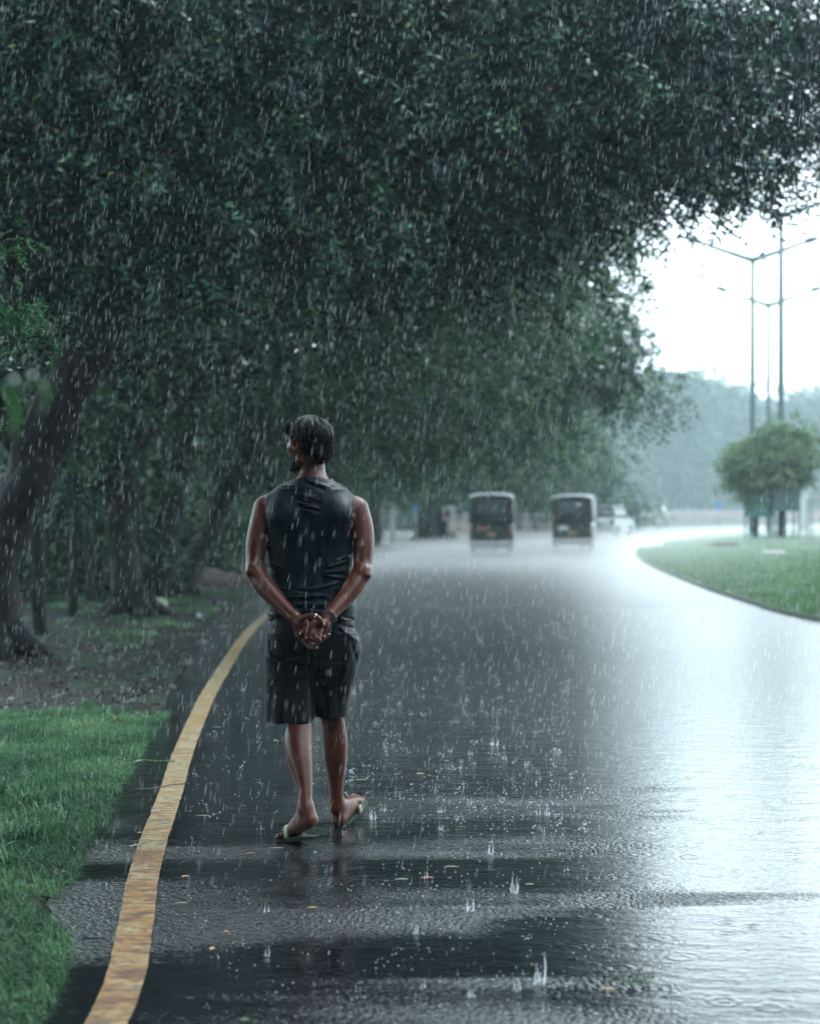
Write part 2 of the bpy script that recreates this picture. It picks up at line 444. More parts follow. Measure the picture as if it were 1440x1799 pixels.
def make_tree(trunk_pts, radii, ells, label, cat='tree', group='trees in a row along the left edge of the road', limbs=True, leaf='leaf', clump=.55, per=30,
              nleaf=9, length=.34, lw=.03, ll=.075, droop=.35, extra=None, seg=12, name='roadside_tree', twigs=40, shell=.45, flat=.6):
    base = np.array(trunk_pts[0], float)
    root = empty(name, base, label, cat, group)
    tp = spl([tuple(p) + (r,) for p, r in zip(trunk_pts, radii)], 7)
    mb = MB(); mb.tube([p[:3] for p in tp], [p[3] for p in tp], seg, .35, base[0] * 3)
    # root flare
    for k in range(5):
        an = k * 1.26 + base[0]; r0 = radii[0]
        mb.tube([base + [0, 0, r0 * 1.5], base + [math.cos(an) * r0 * .9, math.sin(an) * r0 * .9, r0 * .5], base + [math.cos(an) * r0 * 2.0, math.sin(an) * r0 * 2.0, -.03]], [r0 * .5, r0 * .4, r0 * .12], 7)
    for br in (extra or []):
        bp = spl(br[0], 6) if len(br[0][0]) == 3 else br[0]
        rr = np.interp(np.linspace(0, 1, len(bp)), np.linspace(0, 1, len(br[1])), br[1])
        mb.tube(bp, rr, 8, .3, 2)
    V, C = foliage(ells, clump, per, nleaf, length, lw, ll, droop, flat, shell)
    if limbs:
        top = np.array(tp[-1][:3]); mid = np.array(tp[int(len(tp) * .7)][:3]); rt = tp[-1][3]; b0 = 0
        for e in ells:
            c = np.array(e[:3]); src = top if rng.random() < .6 else mid
            m1 = src * .55 + c * .45 + rng.normal(scale=.25, size=3) + [0, 0, .25]
            pp = spl([src, m1, c], 6); mb.tube(pp, np.linspace(rt * .75, rt * .28, len(pp)), 7, .3)
            k = min(twigs // max(1, len(ells)), e[6])
            for j in rng.choice(e[6], k, replace=False):
                q = C[b0 + j]; s2 = pp[rng.integers(3, len(pp))]
                mm = (s2 + q) / 2 + rng.normal(scale=.12, size=3) + [0, 0, .1]
                mb.tube([s2, mm, q], [rt * .22, rt * .12, .008], 5)
            b0 += e[6]
    mb.build('trunk', M['bark'], root, True, rel=base)
    mesh('crown', V - base, quads(len(V)), M[leaf], root)
    return root

D = .005
t1b = G(-18, 1160)
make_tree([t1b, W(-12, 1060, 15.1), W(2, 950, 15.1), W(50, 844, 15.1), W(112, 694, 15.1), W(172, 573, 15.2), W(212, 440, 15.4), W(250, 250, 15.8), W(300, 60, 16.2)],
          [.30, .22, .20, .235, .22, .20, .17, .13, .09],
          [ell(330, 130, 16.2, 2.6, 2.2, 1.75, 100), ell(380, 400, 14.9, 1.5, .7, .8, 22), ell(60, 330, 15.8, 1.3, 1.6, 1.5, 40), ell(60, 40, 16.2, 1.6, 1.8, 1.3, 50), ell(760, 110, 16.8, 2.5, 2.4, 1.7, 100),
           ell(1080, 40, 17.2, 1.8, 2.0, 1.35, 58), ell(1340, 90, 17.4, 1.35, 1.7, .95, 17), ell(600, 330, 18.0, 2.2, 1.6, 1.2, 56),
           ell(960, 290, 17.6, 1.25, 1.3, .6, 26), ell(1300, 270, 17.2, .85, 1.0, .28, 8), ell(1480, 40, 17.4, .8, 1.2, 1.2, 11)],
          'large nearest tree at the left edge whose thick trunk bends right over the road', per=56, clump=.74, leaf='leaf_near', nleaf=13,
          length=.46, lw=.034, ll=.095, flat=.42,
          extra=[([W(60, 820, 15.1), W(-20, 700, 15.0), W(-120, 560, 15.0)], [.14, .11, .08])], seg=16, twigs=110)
t2b = G(232, 1085)
make_tree([t2b, W(224, 1040, 20.9), W(217, 960, 20.9), W(215, 890, 20.9), W(212, 830, 20.9), W(216, 740, 20.9), W(205, 620, 21), W(240, 480, 21.3), W(330, 360, 21.6)],
          [.27, .21, .17, .165, .20, .16, .14, .12, .08],
          [ell(430, 430, 22, 3.0, 2.4, 1.9, 170), ell(350, 60, 24, 3.6, 2.0, 2.2, 130), ell(850, 40, 25, 3.6, 2.0, 2.3, 130), ell(60, 250, 24, 2.4, 2.0, 2.4, 90), ell(150, 560, 22.5, 1.9, 1.8, 1.3, 70), ell(800, 400, 22.8, 2.4, 2.2, 1.3, 110), ell(985, 400, 23, .9, 1.3, .55, 28)],
          'straight dark trunked tree standing behind the near leaning one, with a low branch reaching left', per=24, clump=.72, nleaf=11, length=.50, lw=.042, ll=.105, flat=.42,
          extra=[([W(205, 868, 20.9), W(170, 850, 20.8), W(120, 832, 20.7), W(60, 770, 20.6)], [.11, .09, .075, .05]),
                 ([W(216, 840, 20.9), W(180, 790, 20.9), W(140, 760, 21), W(110, 690, 21)], [.10, .07, .06, .04]),
                 ([W(222, 800, 20.9), W(270, 740, 21), W(320, 640, 21.4)], [.11, .09, .06])], seg=14, twigs=70)
make_tree([G(278, 1048), W(285, 980, 26), W(300, 900, 26), W(318, 820, 26), W(330, 700, 26.3), W(360, 620, 26.5)], [.26, .19, .17, .16, .13, .1],
          [ell(330, 660, 26.8, 2.6, 2.4, 1.5, 95), ell(640, 620, 27.5, 2.7, 2.4, 1.7, 110), ell(120, 740, 27, 1.5, 1.6, .8, 34)],
          'middle tree with a thick slightly leaning trunk just behind the straight one', per=22, clump=.8, length=.42, lw=.05, ll=.10, twigs=50)
make_tree([G(306, 1044), W(345, 985, 27.2), W(375, 925, 27.6), W(400, 860, 28), W(440, 780, 28.5)], [.24, .20, .18, .16, .1],
          [ell(480, 760, 29, 2.0, 2.0, .95, 55), ell(800, 560, 30, 2.3, 2.2, 1.5, 90)],
          'tree whose trunk leans strongly right towards the walking man', per=22, clump=.8, length=.42, lw=.05, ll=.10, twigs=40)
make_tree([G(388, 1012), W(388, 940, 33.6), W(380, 870, 33.8), W(410, 780, 34), W(520, 700, 34)], [.27, .22, .19, .15, .1],
          [ell(600, 740, 35, 2.6, 2.2, 1.1, 75), ell(960, 580, 34, 1.75, 2.0, 1.45, 85), ell(1060, 610, 33.5, .75, 1.0, .85, 22), ell(1118, 690, 33, .42, .5, .16, 6), ell(860, 690, 35, 2.0, 2.0, 1.0, 60)],
          'tree beside the man, its crown tip hanging out against the white sky', per=22, clump=.75, length=.42, lw=.055, ll=.11, twigs=60, extra=[([W(960, 580, 34), W(1060, 640, 33.5), W(1150, 700, 33)], [.05, .03, .012])])
make_tree([G(470, 1000), W(470, 900, 38), W(500, 800, 38)], [.28, .2, .15],
          [ell(760, 700, 43, 3.0, 2.4, 1.7, 85), ell(920, 700, 44, 2.0, 2.2, 1.6, 70), ell(560, 800, 42, 2.2, 2.2, .9, 50)],
          'tree directly behind the man, its trunk hidden by his back', per=20, clump=.95, length=.5, lw=.07, ll=.14, twigs=30, leaf='leaf')
make_tree([G(656, 962), W(657, 900, 58), W(664, 850, 58), W(700, 800, 58)], [.30, .24, .2, .14],
          [ell(700, 770, 58, 3.2, 2.6, 1.9, 80), ell(900, 770, 60, 2.7, 2.4, 1.7, 75)],
          'slim dark trunk just right of the right shoulder of the man', per=18, clump=1.1, length=.6, lw=.09, ll=.17, twigs=24, leaf='leaf')
make_tree([G(746, 953), W(747, 900, 66), W(750, 840, 66)], [.36, .28, .2],
          [ell(800, 800, 68, 3.6, 2.6, 1.6, 80), ell(960, 800, 70, 2.2, 2.4, 1.5, 50)],
          'distant tree left of the first autorickshaw, first of two close trunks', per=16, clump=1.2, length=.7, lw=.11, ll=.2, twigs=20, leaf='leaf')
make_tree([G(774, 950), W(773, 900, 70), W(776, 840, 70)], [.40, .32, .24],
          [ell(860, 820, 76, 3.8, 3, 1.5, 70), ell(960, 830, 82, 3.4, 3, 1.6, 60)],
          'distant tree with the thickest trunk, close beside the first autorickshaw', per=16, clump=1.3, length=.75, lw=.12, ll=.22, twigs=20, leaf='leaf')

# thin trunks and low growth on the left behind the row
def sapling(px, py, lean, h, r, label, ellp=None):
    b = G(px, py); t = b + [lean, .2, h]
    make_tree([b, b + [lean * .25, 0, h * .4], t], [r, r * .8, r * .5], [(t[0], t[1], t[2], .9, .9, .6, 16)], label, group='thin trees behind the row on the left', per=18, clump=.6, length=.4, lw=.05, ll=.1, twigs=6, name='thin_tree', seg=8)
sapling(70, 1122, -.1, 2.4, .085, 'thin straight trunk between the two nearest big trees')
sapling(163, 1068, -.25, 2.6, .07, 'slim trunk leaning left, just left of the straight dark tree')
sapling(128, 1090, .05, 2.4, .06, 'thinnest upright trunk between the two nearest big trees')
sapling(345, 1018, .5, 2.6, .09, 'slender trunk leaning right behind the strongly leaning tree')

# bushes beyond the row, on brighter ground
bl = ['low green bush behind the near bent trunk', 'rounded bush left of the straight dark trunk', 'bright bush seen in the gap beside the straight dark trunk', 'loose bush behind the slim leaning trunk',
      'dark bush beyond the middle trunks', 'broad bush behind the leaning trunk', 'bush behind the elbow of the man', 'pale bush farthest down the verge',
      'low bush filling the gap right of the near trunk', 'low bush between the thin trunks', 'low bush against the left side of the straight trunk', 'low bush between the straight trunk and the middle one', 'bush low at the left edge behind the near trunk',
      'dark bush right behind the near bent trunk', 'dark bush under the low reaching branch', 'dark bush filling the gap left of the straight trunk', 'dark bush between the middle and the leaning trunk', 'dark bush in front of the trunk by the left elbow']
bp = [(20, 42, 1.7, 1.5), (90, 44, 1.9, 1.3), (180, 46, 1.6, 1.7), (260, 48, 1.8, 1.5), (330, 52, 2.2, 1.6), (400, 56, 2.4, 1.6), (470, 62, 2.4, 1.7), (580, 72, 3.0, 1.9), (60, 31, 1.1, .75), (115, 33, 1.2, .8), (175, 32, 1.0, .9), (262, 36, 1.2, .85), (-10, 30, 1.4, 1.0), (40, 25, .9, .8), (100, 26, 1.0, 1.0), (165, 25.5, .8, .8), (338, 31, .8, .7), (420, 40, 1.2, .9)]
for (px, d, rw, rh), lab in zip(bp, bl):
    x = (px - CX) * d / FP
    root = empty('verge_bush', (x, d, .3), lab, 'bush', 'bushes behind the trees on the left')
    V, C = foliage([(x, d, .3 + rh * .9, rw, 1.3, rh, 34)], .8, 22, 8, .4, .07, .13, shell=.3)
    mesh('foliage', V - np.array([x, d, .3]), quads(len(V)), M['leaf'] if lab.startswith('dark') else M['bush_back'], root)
    mb = MB()
    for k in range(5):
        q = C[k * 5]; mb.tube([(x + .1 * k - .2, d, .1), ((x + q[0]) / 2, d, 1.0), q], [.035, .025, .01], 5)
    mb.build('stem', M['bark'], root, rel=(x, d, .3))

hl = ['far bush just right of the man', 'far bush behind the white pillars', 'far bush behind the slim trunk', 'far bush between the distant trunks', 'far bush behind the red patched board', 'far bush behind the first autorickshaw',
      'far bush in the gap between the autorickshaws', 'far bush behind the second autorickshaw', 'far bush beyond the white car']
for k, lab in enumerate(hl):
    px = 640 + k * 56; d = 94 + (k % 3) * 2; x = (px - CX) * d / FP
    root = empty('verge_bush', (x, d, .1), lab, 'bush', 'bushes far along the left verge')
    V, C = foliage([(x, d, 1.2, 1.7, 1.0, 1.25 + .3 * (k % 2), 26)], 1.0, 20, 7, .5, .12, .22, shell=.2)
    mesh('foliage', V - np.array([x, d, .1]), quads(len(V)), M['leaf'], root)
# distant wood beyond the field on the left: a mass nobody could count
Vs = []
for k in range(46):
    x = rng.uniform(-48, 0); d = rng.uniform(75, 110)
    if x > -6: d = rng.uniform(150, 190)
    V, _ = foliage([(x, d, rng.uniform(2.5, 6.5), 4.5, 3.0, 4.2, 16)], 1.8, 14, 6, .9, .3, .5, shell=.3); Vs.append(V)
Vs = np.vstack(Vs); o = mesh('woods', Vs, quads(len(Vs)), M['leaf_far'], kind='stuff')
tag(o, 'dense wood filling the distance behind the roadside trees', 'woods')

# far pale trees across the bend: each its own
far = [(1000, 249, 19.2, 9.0), (1062, 276, 21.5, 10.5), (1128, 292, 26.7, 10.9), (1178, 269, 23.3, 9.4), (1222, 296, 26.4, 9.8), (1262, 284, 22.9, 9.0), (1302, 301, 22.5, 9.4), (1345, 292, 19.4, 9.8), (1385, 312, 22.1, 9.8), (1428, 292, 22.5, 10.1),
       (940, 292, 18.2, 10.1), (880, 312, 18.2, 10.7), (1480, 321, 24.1, 10.7)]
fl = ['beside the hanging crown tip', 'low behind the second autorickshaw', 'tallest, its top nearest the hanging crown tip', 'in front of the tallest one', 'with a knobbly top left of the lamp posts', 'sloping down towards the lamp posts', 'behind the first lamp post',
      'low in the dip between the two farther poles', 'right of the thick lamp pole', 'at the right edge above the bush', 'above the gap between the autorickshaws', 'behind the first autorickshaw', 'beyond the right edge of the road bend']
for (px, d, h, rw), lab in zip(far, fl):
    x = (px - CX) * d / FP; b = np.array([x, d, 0.])
    k = 30
    make_tree([b, b + [.1, 0, h * .3], b + [.2, 0, h * .6]], [.3, .22, .15],
              [(x, d, h * .66, rw * .85, 4.2, h * .30, k), (x - rw * .35, d - 1, h * .36, rw * .75, 3, h * .30, 24), (x + rw * .4, d - 1, h * .34, rw * .7, 3, h * .30, 24), (x + rng.uniform(-1, 1), d, h * .86, rw * .45, 2, h * .13, 9)],
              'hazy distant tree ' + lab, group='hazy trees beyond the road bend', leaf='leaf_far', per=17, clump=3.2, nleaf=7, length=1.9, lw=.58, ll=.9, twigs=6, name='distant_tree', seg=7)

# unseen trees added over and behind the lens: they shade this side of the road (only their shade and reflections show)
make_tree([(-4.6, 6.5, 0), (-4.5, 6.5, 1.8), (-4.2, 6.6, 3.6), (-3.4, 7, 5)], [.3, .24, .2, .12],
          [(-3.6, 7.6, 6.3, 3.4, 3.2, 1.5, 140), (-6.5, 6, 5.2, 2.6, 3.5, 1.8, 70), (-2.0, 3.0, 6.2, 3.0, 3.2, 1.4, 130)],
          'unseen tree beside the lens whose crown shades the near roadside', per=16, clump=1.0, nleaf=8, length=.5, lw=.10, ll=.16, twigs=20)
make_tree([(-5.0, -4, 0), (-4.9, -4, 2), (-4.4, -4, 4)], [.3, .24, .16],
          [(-4.0, -3, 6.2, 4.2, 4.0, 2.0, 120), (-1.4, -5, 6.6, 3.0, 4, 1.6, 80), (-6, -6, 4, 3, 3, 3, 60)],
          'unseen tree behind the lens shading the road', per=14, clump=1.2, nleaf=7, length=.6, lw=.2, ll=.3, twigs=10)

make_tree([(-7.5, 1, 0), (-7.4, 1, 2), (-7.0, 1, 4)], [.3, .24, .16],
          [(-7, 1, 5, 3.0, 4.0, 3.0, 110), (-9, -7, 5, 4, 5, 4.5, 90)], 'occluder tree left of the lens, beyond the frame', per=14, clump=1.2, nleaf=7, length=.6, lw=.2, ll=.3, twigs=10)
make_tree([(5.5, -9, 0), (5.4, -9, 2), (4.8, -9, 4)], [.3, .24, .16],
          [(3.0, -9, 5.6, 4.2, 3.0, 3.2, 150), (6.5, -10, 4.0, 3.5, 3, 3.5, 110), (-2.5, -12, 3.6, 5, 3, 3.6, 150), (-1, -8, 8.5, 5, 4, 1.8, 110)], 'unseen occluder tree on the right behind the lens', per=14, clump=1.2, nleaf=7, length=.6, lw=.2, ll=.3, twigs=10)
for bx, by, lab in ((9.0, -6, 'unseen occluder tree across the road behind the lens, nearest'), (11.5, 1.0, 'unseen occluder tree across the road beside the lens'), (4.0, -17, 'unseen occluder tree far behind the lens on the right'), (-3.5, -18, 'unseen occluder tree far behind the lens in the middle')):  # added out of view to block sky light from behind
    make_tree([(bx, by, 0), (bx, by, 1.5), (bx - .3, by, 3)], [.3, .24, .16],
              [(bx, by, 3.6, 3.2, 3.2, 3.3, 150), (bx + 1, by + 3.5, 3.0, 2.6, 2.6, 2.6, 120), (bx - 2, by - 3, 3.4, 2.8, 2.6, 3.0, 90)], lab, per=14, clump=1.2, nleaf=7, length=.6, lw=.22, ll=.32, twigs=10, shell=.1)
# young bright tree reaching in at the left edge
make_tree([(-3.25, 9.3, 0), (-3.2, 9.3, 1.2), (-3.0, 9.4, 2.2), (-2.75, 9.5, 2.8)], [.05, .04, .03, .015],
          [ell(0, 550, 9.6, .18, .4, .15, 7), ell(-10, 430, 9.6, .12, .3, .05, 3), ell(-90, 640, 9.5, .35, .4, .35, 12), ell(50, 570, 9.8, .12, .3, .08, 3)],
          'young tree with bright green feathery leaves reaching in at the left edge', group='young trees at the left edge', per=13, clump=.17, nleaf=11, length=.12, lw=.012, ll=.032, leaf='leaf_bright', name='young_tree', seg=7, twigs=14)

# ------------------------------------------------------------------ grass
def blades(P, hmin, hmax, wd, lean=.5, seed=0):
    N = len(P); h = rng.uniform(hmin, hmax, size=(N, 1)); an = rng.uniform(0, 2 * math.pi, size=(N, 1))
    dr = np.hstack([np.cos(an), np.sin(an), np.zeros((N, 1))]); sd_ = np.hstack([-np.sin(an), np.cos(an), np.zeros((N, 1))])
    sp = rng.uniform(.1, lean * 2, size=(N, 1)); z = np.array([0, 0, 1.0])
    m = P + dr * h * sp * .35 + z * h * .6; t = P + dr * h * sp + z * h * (1 - .35 * sp)
    V = np.stack([P - sd_ * wd * .5, P + sd_ * wd * .5, m + sd_ * wd * .45, m - sd_ * wd * .45, m - sd_ * wd * .45, m + sd_ * wd * .45, t + sd_ * wd * .08, t - sd_ * wd * .08], axis=1)
    return V.reshape(-1, 3)
def scatter_left(n, y0, y1, o0, o1, dens=None):
    y = rng.uniform(y0, y1, n); o = rng.uniform(o0, o1, n); ex = np.interp(y, es[:, 1], es[:, 0]); x = ex - o
    keep = []
    for i in range(n):
        px = CX + x[i] * FP / y[i]
        if px < -60: continue
        nz = mnoise.noise(Vector((x[i] * 1.6, y[i] * 1.3, 0))) + .5 * mnoise.noise(Vector((x[i] * 5, y[i] * 5, 0)))
        if dens is not None and not dens(x[i], y[i], o[i], nz): continue
        keep.append((x[i], y[i], (verge_h(x[i], y[i]) if o[i] > 0 else .006) - .004))
    return np.array(keep)
near = scatter_left(210000, 4.0, 12.2, -.07, 3.6, lambda x, y, o, nz: (nz > -.85 + max(0, .16 - o) * 3.2) and not (y > 11.3 + nz * .7 + .15 * o - .5))
Vg = blades(near, .022, .065, .0042, .8)
tuft = scatter_left(16000, 6.2, 8.2, .1, 2.4, lambda x, y, o, nz: nz > .12)
Vg = np.vstack([Vg, blades(tuft, .06, .15, .008, .8)])
o = mesh('grass', Vg, quads(len(Vg)), M['grass'], kind='stuff'); tag(o, 'wet green grass on the verge left of the near road edge', 'grass')
mid = scatter_left(50000, 16, 34, .2, 7, lambda x, y, o, nz: nz > .22)
Vg = blades(mid, .04, .10, .012, .7)
o = mesh('grass', Vg, quads(len(Vg)), M['grass'], kind='stuff'); tag(o, 'patchy grass on the soil below the roadside trees', 'grass')
# island grass
pts = []
while len(pts) < 60000:
    y = rng.uniform(14, 64) if rng.random() < .9 else rng.uniform(60, 90); x = rng.uniform(4.7, .26 * y + 1.5) if .26 * y + 1.5 > 4.7 else 0
    if not x: continue
    xs = [a[0] + (b[0] - a[0]) * (y - a[1]) / (b[1] - a[1]) for a, b in zip(near_r[:-1], near_r[1:]) if (a[1] - y) * (b[1] - y) <= 0 and abs(a[1] - b[1]) > 1e-9]
    x0 = min(xs) if xs else 99
    if x < x0 + .02: continue
    pts.append((x, y, isl_h(x, y) - .01 if x - x0 < 4.2 else .27))
pts = np.array(pts)
Vg = blades(pts, .04, .11, .016, .6)
o = mesh('grass', Vg, quads(len(Vg)), M['grass_far'], kind='stuff'); tag(o, 'short green grass covering the island on the right', 'grass')
RAIN_A, RAIN_B = 9000, 14000
# ------------------------------------------------------------------ rain air: even haze, and the spray lying on the carriageway
def volume_box(name, lo, hi, dens, color, aniso, label, absorb=None):
    mb = MB(); c = [(a + b) / 2 for a, b in zip(lo, hi)]; mb.box(c, [b - a for a, b in zip(lo, hi)])
    m = bpy.data.materials.new(name + '_air'); m.use_nodes = True; n, l = m.node_tree.nodes, m.node_tree.links; n.clear()
    o_ = n.new('ShaderNodeOutputMaterial'); v = n.new('ShaderNodeVolumePrincipled')
    v.inputs['Color'].default_value = (*color, 1); v.inputs['Density'].default_value = dens; v.inputs['Anisotropy'].default_value = aniso
    l.new(v.outputs[0], o_.inputs['Volume'])
    o = mb.build(name, m, kind='stuff'); o['label'] = label; return o
volume_box('haze', (-260, -20, -1.2), (280, 350, 44), .00095, (.78, .94, 1.0), .2, 'pale rain haze filling the air')
sm = volume_box('spray_mist', (-.9, 16, .02), (60, 120, .40), .028, (.97, .99, 1.0), .2, 'white spray hanging low over the wet road')
ey = np.arange(16, 126, 4.0); ex_ = np.interp(ey, es[:, 1], es[:, 0]) + .35; nq = len(ey)      # the sheet of spray follows the bend of the road
bm_me = bpy.data.meshes.new('spray_mist'); Vq = [(x, y, .02 + z * (.015 + .40 * min(1, (y - 16) / 24))) for z in (0, 1) for x, y in zip(ex_, ey)] + [(70, y, .02 + z * (.015 + .40 * min(1, (y - 16) / 24))) for z in (0, 1) for y in ey]
Fq = []
for i in range(nq - 1):
    a, b, c, d = i, i + 1, nq + i, nq + i + 1; e, f, g_, h = 2 * nq + i, 2 * nq + i + 1, 3 * nq + i, 3 * nq + i + 1
    Fq += [(a, c, d, b), (e, f, h, g_), (a, b, f, e), (c, g_, h, d)]
Fq += [(0, 2 * nq, 3 * nq, nq), (nq - 1, 2 * nq - 1, 4 * nq - 1, 3 * nq - 1)]
bm_me.from_pydata([tuple(map(float, v)) for v in Vq], [], Fq); bm_me.materials.append(sm.data.materials[0]); sm.data = bm_me

# ------------------------------------------------------------------ more materials
M['hood'] = simple('wet_black_vinyl', (.004, .007, .007), (.01, .014, .014), .35, 5, .3, 30)
M['hood_sheen'] = simple('sky_sheen_vinyl', (.15, .17, .18), (.11, .125, .13), .3, 5)  # pale tone paints the sky reflection along the wet black hood edge
M['rick_body'] = simple('dark_green_paint', (.004, .010, .009), (.008, .015, .014), .3, 4, coat=.5)
M['rubber'] = simple('rubber', (.012, .012, .012), (.03, .03, .03), .6, 20)
M['steel'] = simple('wet_steel', (.20, .21, .21), (.12, .13, .13), .4, 12, metal=.6)
M['pole'] = simple('lamp_pole_paint', (.012, .035, .035), (.02, .045, .045), .45, 3)
M['red'] = simple('red_plastic', (.10, .014, .014), (.07, .01, .01), .3, 5)
M['orange'] = simple('orange_sticker', (.30, .09, .03), (.22, .06, .02), .4, 20)
M['yellow'] = simple('yellow_plate', (.15, .12, .05), (.10, .08, .035), .4, 30)
M['white'] = simple('white_paint', (.34, .36, .37), (.27, .29, .3), .4, 6)
M['glassd'] = simple('dark_glass', (.02, .03, .035), (.04, .05, .055), .08, 3)
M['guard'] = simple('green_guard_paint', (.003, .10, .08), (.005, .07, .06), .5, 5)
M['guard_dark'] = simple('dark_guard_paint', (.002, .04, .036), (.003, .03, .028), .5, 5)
M['blue'] = simple('blue_sign', (.06, .16, .32), (.05, .13, .26), .4, 5)
M['wall'] = simple('pink_plaster', (.34, .27, .25), (.26, .23, .21), .7, .8)
M['stone'] = simple('pale_stone', (.34, .34, .31), (.2, .2, .18), .5, 14, .5, 60)
M['dirtpile'] = simple('red_soil', (.045, .020, .017), (.025, .014, .012), .6, 10, .8, 30)

# ------------------------------------------------------------------ vehicles
def rrect(wd, h, r, n=5, top=1.0):
    """rounded rectangle outline (u across, v up), narrower at the top by factor top"""
    pts = []
    for cx_, cz_, a0 in ((wd / 2 - r, r, -90), (wd / 2 - r, h - r, 0), (-wd / 2 + r, h - r, 90), (-wd / 2 + r, r, 180)):
        for k in range(n + 1):
            a = R(a0 + 90 * k / n); u = cx_ + r * math.cos(a); v_ = cz_ + r * math.sin(a)
            pts.append((u * (1 + (top - 1) * v_ / h), v_))
    return pts
def wheel(root, c, r, wd, mt='rubber'):
    mb = MB(); n = 20; prof = [(-wd / 2, r * .62), (-wd / 2, r * .9), (-wd * .3, r), (wd * .3, r), (wd / 2, r * .9), (wd / 2, r * .62)]
    vs = []
    for k in range(n):
        a = 2 * math.pi * k / n
        for (u, q) in prof: vs.append((c[0] + u, c[1] + q * math.cos(a), c[2] + q * math.sin(a)))
    F = [(k * 6 + j, ((k + 1) % n) * 6 + j, ((k + 1) % n) * 6 + j + 1, k * 6 + j + 1) for k in range(n) for j in range(5)]
    mb.add(vs, F); t = mb.build('wheel', M[mt], root, True)
    hb = MB(); vs = []
    for k in range(n):
        a = 2 * math.pi * k / n
        for (u, q) in ((-wd * .35, r * .63), (-wd * .2, r * .3), (wd * .2, r * .3), (wd * .35, r * .63)): vs.append((c[0] + u, c[1] + q * math.cos(a), c[2] + q * math.sin(a)))
    F = [(k * 4 + j, ((k + 1) % n) * 4 + j, ((k + 1) % n) * 4 + j + 1, k * 4 + j + 1) for k in range(n) for j in range(3)]
    F += [tuple(k * 4 + 1 for k in range(n)), tuple(k * 4 + 2 for k in range(n - 1, -1, -1))]
    hb.add(vs, F).build('rim', M['steel'], t)
    return t
def rickshaw(loc, rz, label, variant):
    root = empty('autorickshaw', loc, label, 'autorickshaw', 'autorickshaws driving away', rz)
    wdt, H = 1.34, 1.76
    # lower rear body: tapering tub with wheel arches
    mb = MB(); secs = [(0.0, .17, .84, 1.18), (.10, .15, .90, 1.28), (.70, .15, .90, 1.32), (1.25, .24, .62, 1.26), (1.75, .30, .60, 1.10), (2.2, .32, .95, .80), (2.5, .45, .95, .55)]
    vs = []
    for (y, z0, z1, ww) in secs:
        o_ = rrect(ww, z1 - z0, .07, 3); vs += [(u, y, z0 + v) for u, v in o_]
    n = 16; F = [(i * n + k, i * n + (k + 1) % n, (i + 1) * n + (k + 1) % n, (i + 1) * n + k) for i in range(len(secs) - 1) for k in range(n)]
    F += [tuple(range(n)), tuple(range(len(vs) - 1, len(vs) - n - 1, -1))]
    mb.add(vs, F).build('body', M['rick_body'], root, False)
    # hood: back cap curving into the top, sides over the rear bench, ribs
    mb = MB(); vs = []
    secs = [(.02, .84, 1.58, 1.20, .10), (-.03, .84, 1.66, 1.27, .13), (.0, .84, 1.73, 1.32, .15), (.15, .86, H, wdt, .16), (.5, .86, H + .005, wdt, .16), (.52, .86, H - .01, wdt - .02, .16), (.95, .9, H + .005, wdt, .16)]
    for (y, z0, z1, ww, rr) in secs:
        o_ = rrect(ww, z1 - z0, rr, 5, .93); vs += [(u, y, z0 + v) for u, v in o_]
    n = 24; F = [(i * n + k, i * n + (k + 1) % n, (i + 1) * n + (k + 1) % n, (i + 1) * n + k) for i in range(len(secs) - 1) for k in range(n)]
    F += [tuple(range(n))]
    mb.add(vs, F).build('hood', M['hood'], root, True)
    # wet roof sheet over the cab, sky sheen painted in, folding down over the rear top edge
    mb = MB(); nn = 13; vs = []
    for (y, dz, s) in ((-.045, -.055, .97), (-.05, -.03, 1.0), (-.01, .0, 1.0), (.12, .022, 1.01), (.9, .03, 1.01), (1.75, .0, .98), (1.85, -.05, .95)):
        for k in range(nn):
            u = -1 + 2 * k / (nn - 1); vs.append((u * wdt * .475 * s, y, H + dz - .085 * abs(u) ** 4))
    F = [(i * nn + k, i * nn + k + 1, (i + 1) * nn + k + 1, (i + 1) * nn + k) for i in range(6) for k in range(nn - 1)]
    mb.add(vs, F).build('roof', M['hood_sheen'], root, True)
    # window in the back of the hood
    mb = MB(); mb.prism(rrect(.62 if variant else .74, .26, .06), -.052, -.046, lambda u, v, w_: (u, w_, 1.24 + v)); pane = mb.build('rear_window', M['glassd'], root)
    fr = MB(); o_ = rrect(.80, .34, .08, 5); fr.tube([(u, -.05, 1.20 + v) for u, v in o_] + [(o_[0][0], -.05, 1.20 + o_[0][1])], .012, 6); fr.build('frame', M['rubber'], pane, True)
    if variant:
        MB().prism(rrect(.16, .09, .02), -.062, -.056, lambda u, v, w_: (u - .22, w_, 1.42 + v)).build('sticker', M['guard'], root)
        MB().prism(rrect(.12, .08, .02), -.062, -.056, lambda u, v, w_: (u + .22, w_, 1.41 + v)).build('sticker', M['white'], root)
        MB().prism(rrect(.30, .11, .03), -.022, -.014, lambda u, v, w_: (u - .26, w_, .66 + v)).build('sticker', M['white'], root)
    else:
        MB().prism(rrect(.34, .06, .02), -.022, -.014, lambda u, v, w_: (u - .22, w_, .72 + v)).build('sticker', M['orange'], root)
    # plate, lamps, bumper, flaps
    MB().prism(rrect(.26, .14, .02), -.04, -.03, lambda u, v, w_: (u + .0, w_, .50 + v)).build('number_plate', M['yellow'], root)
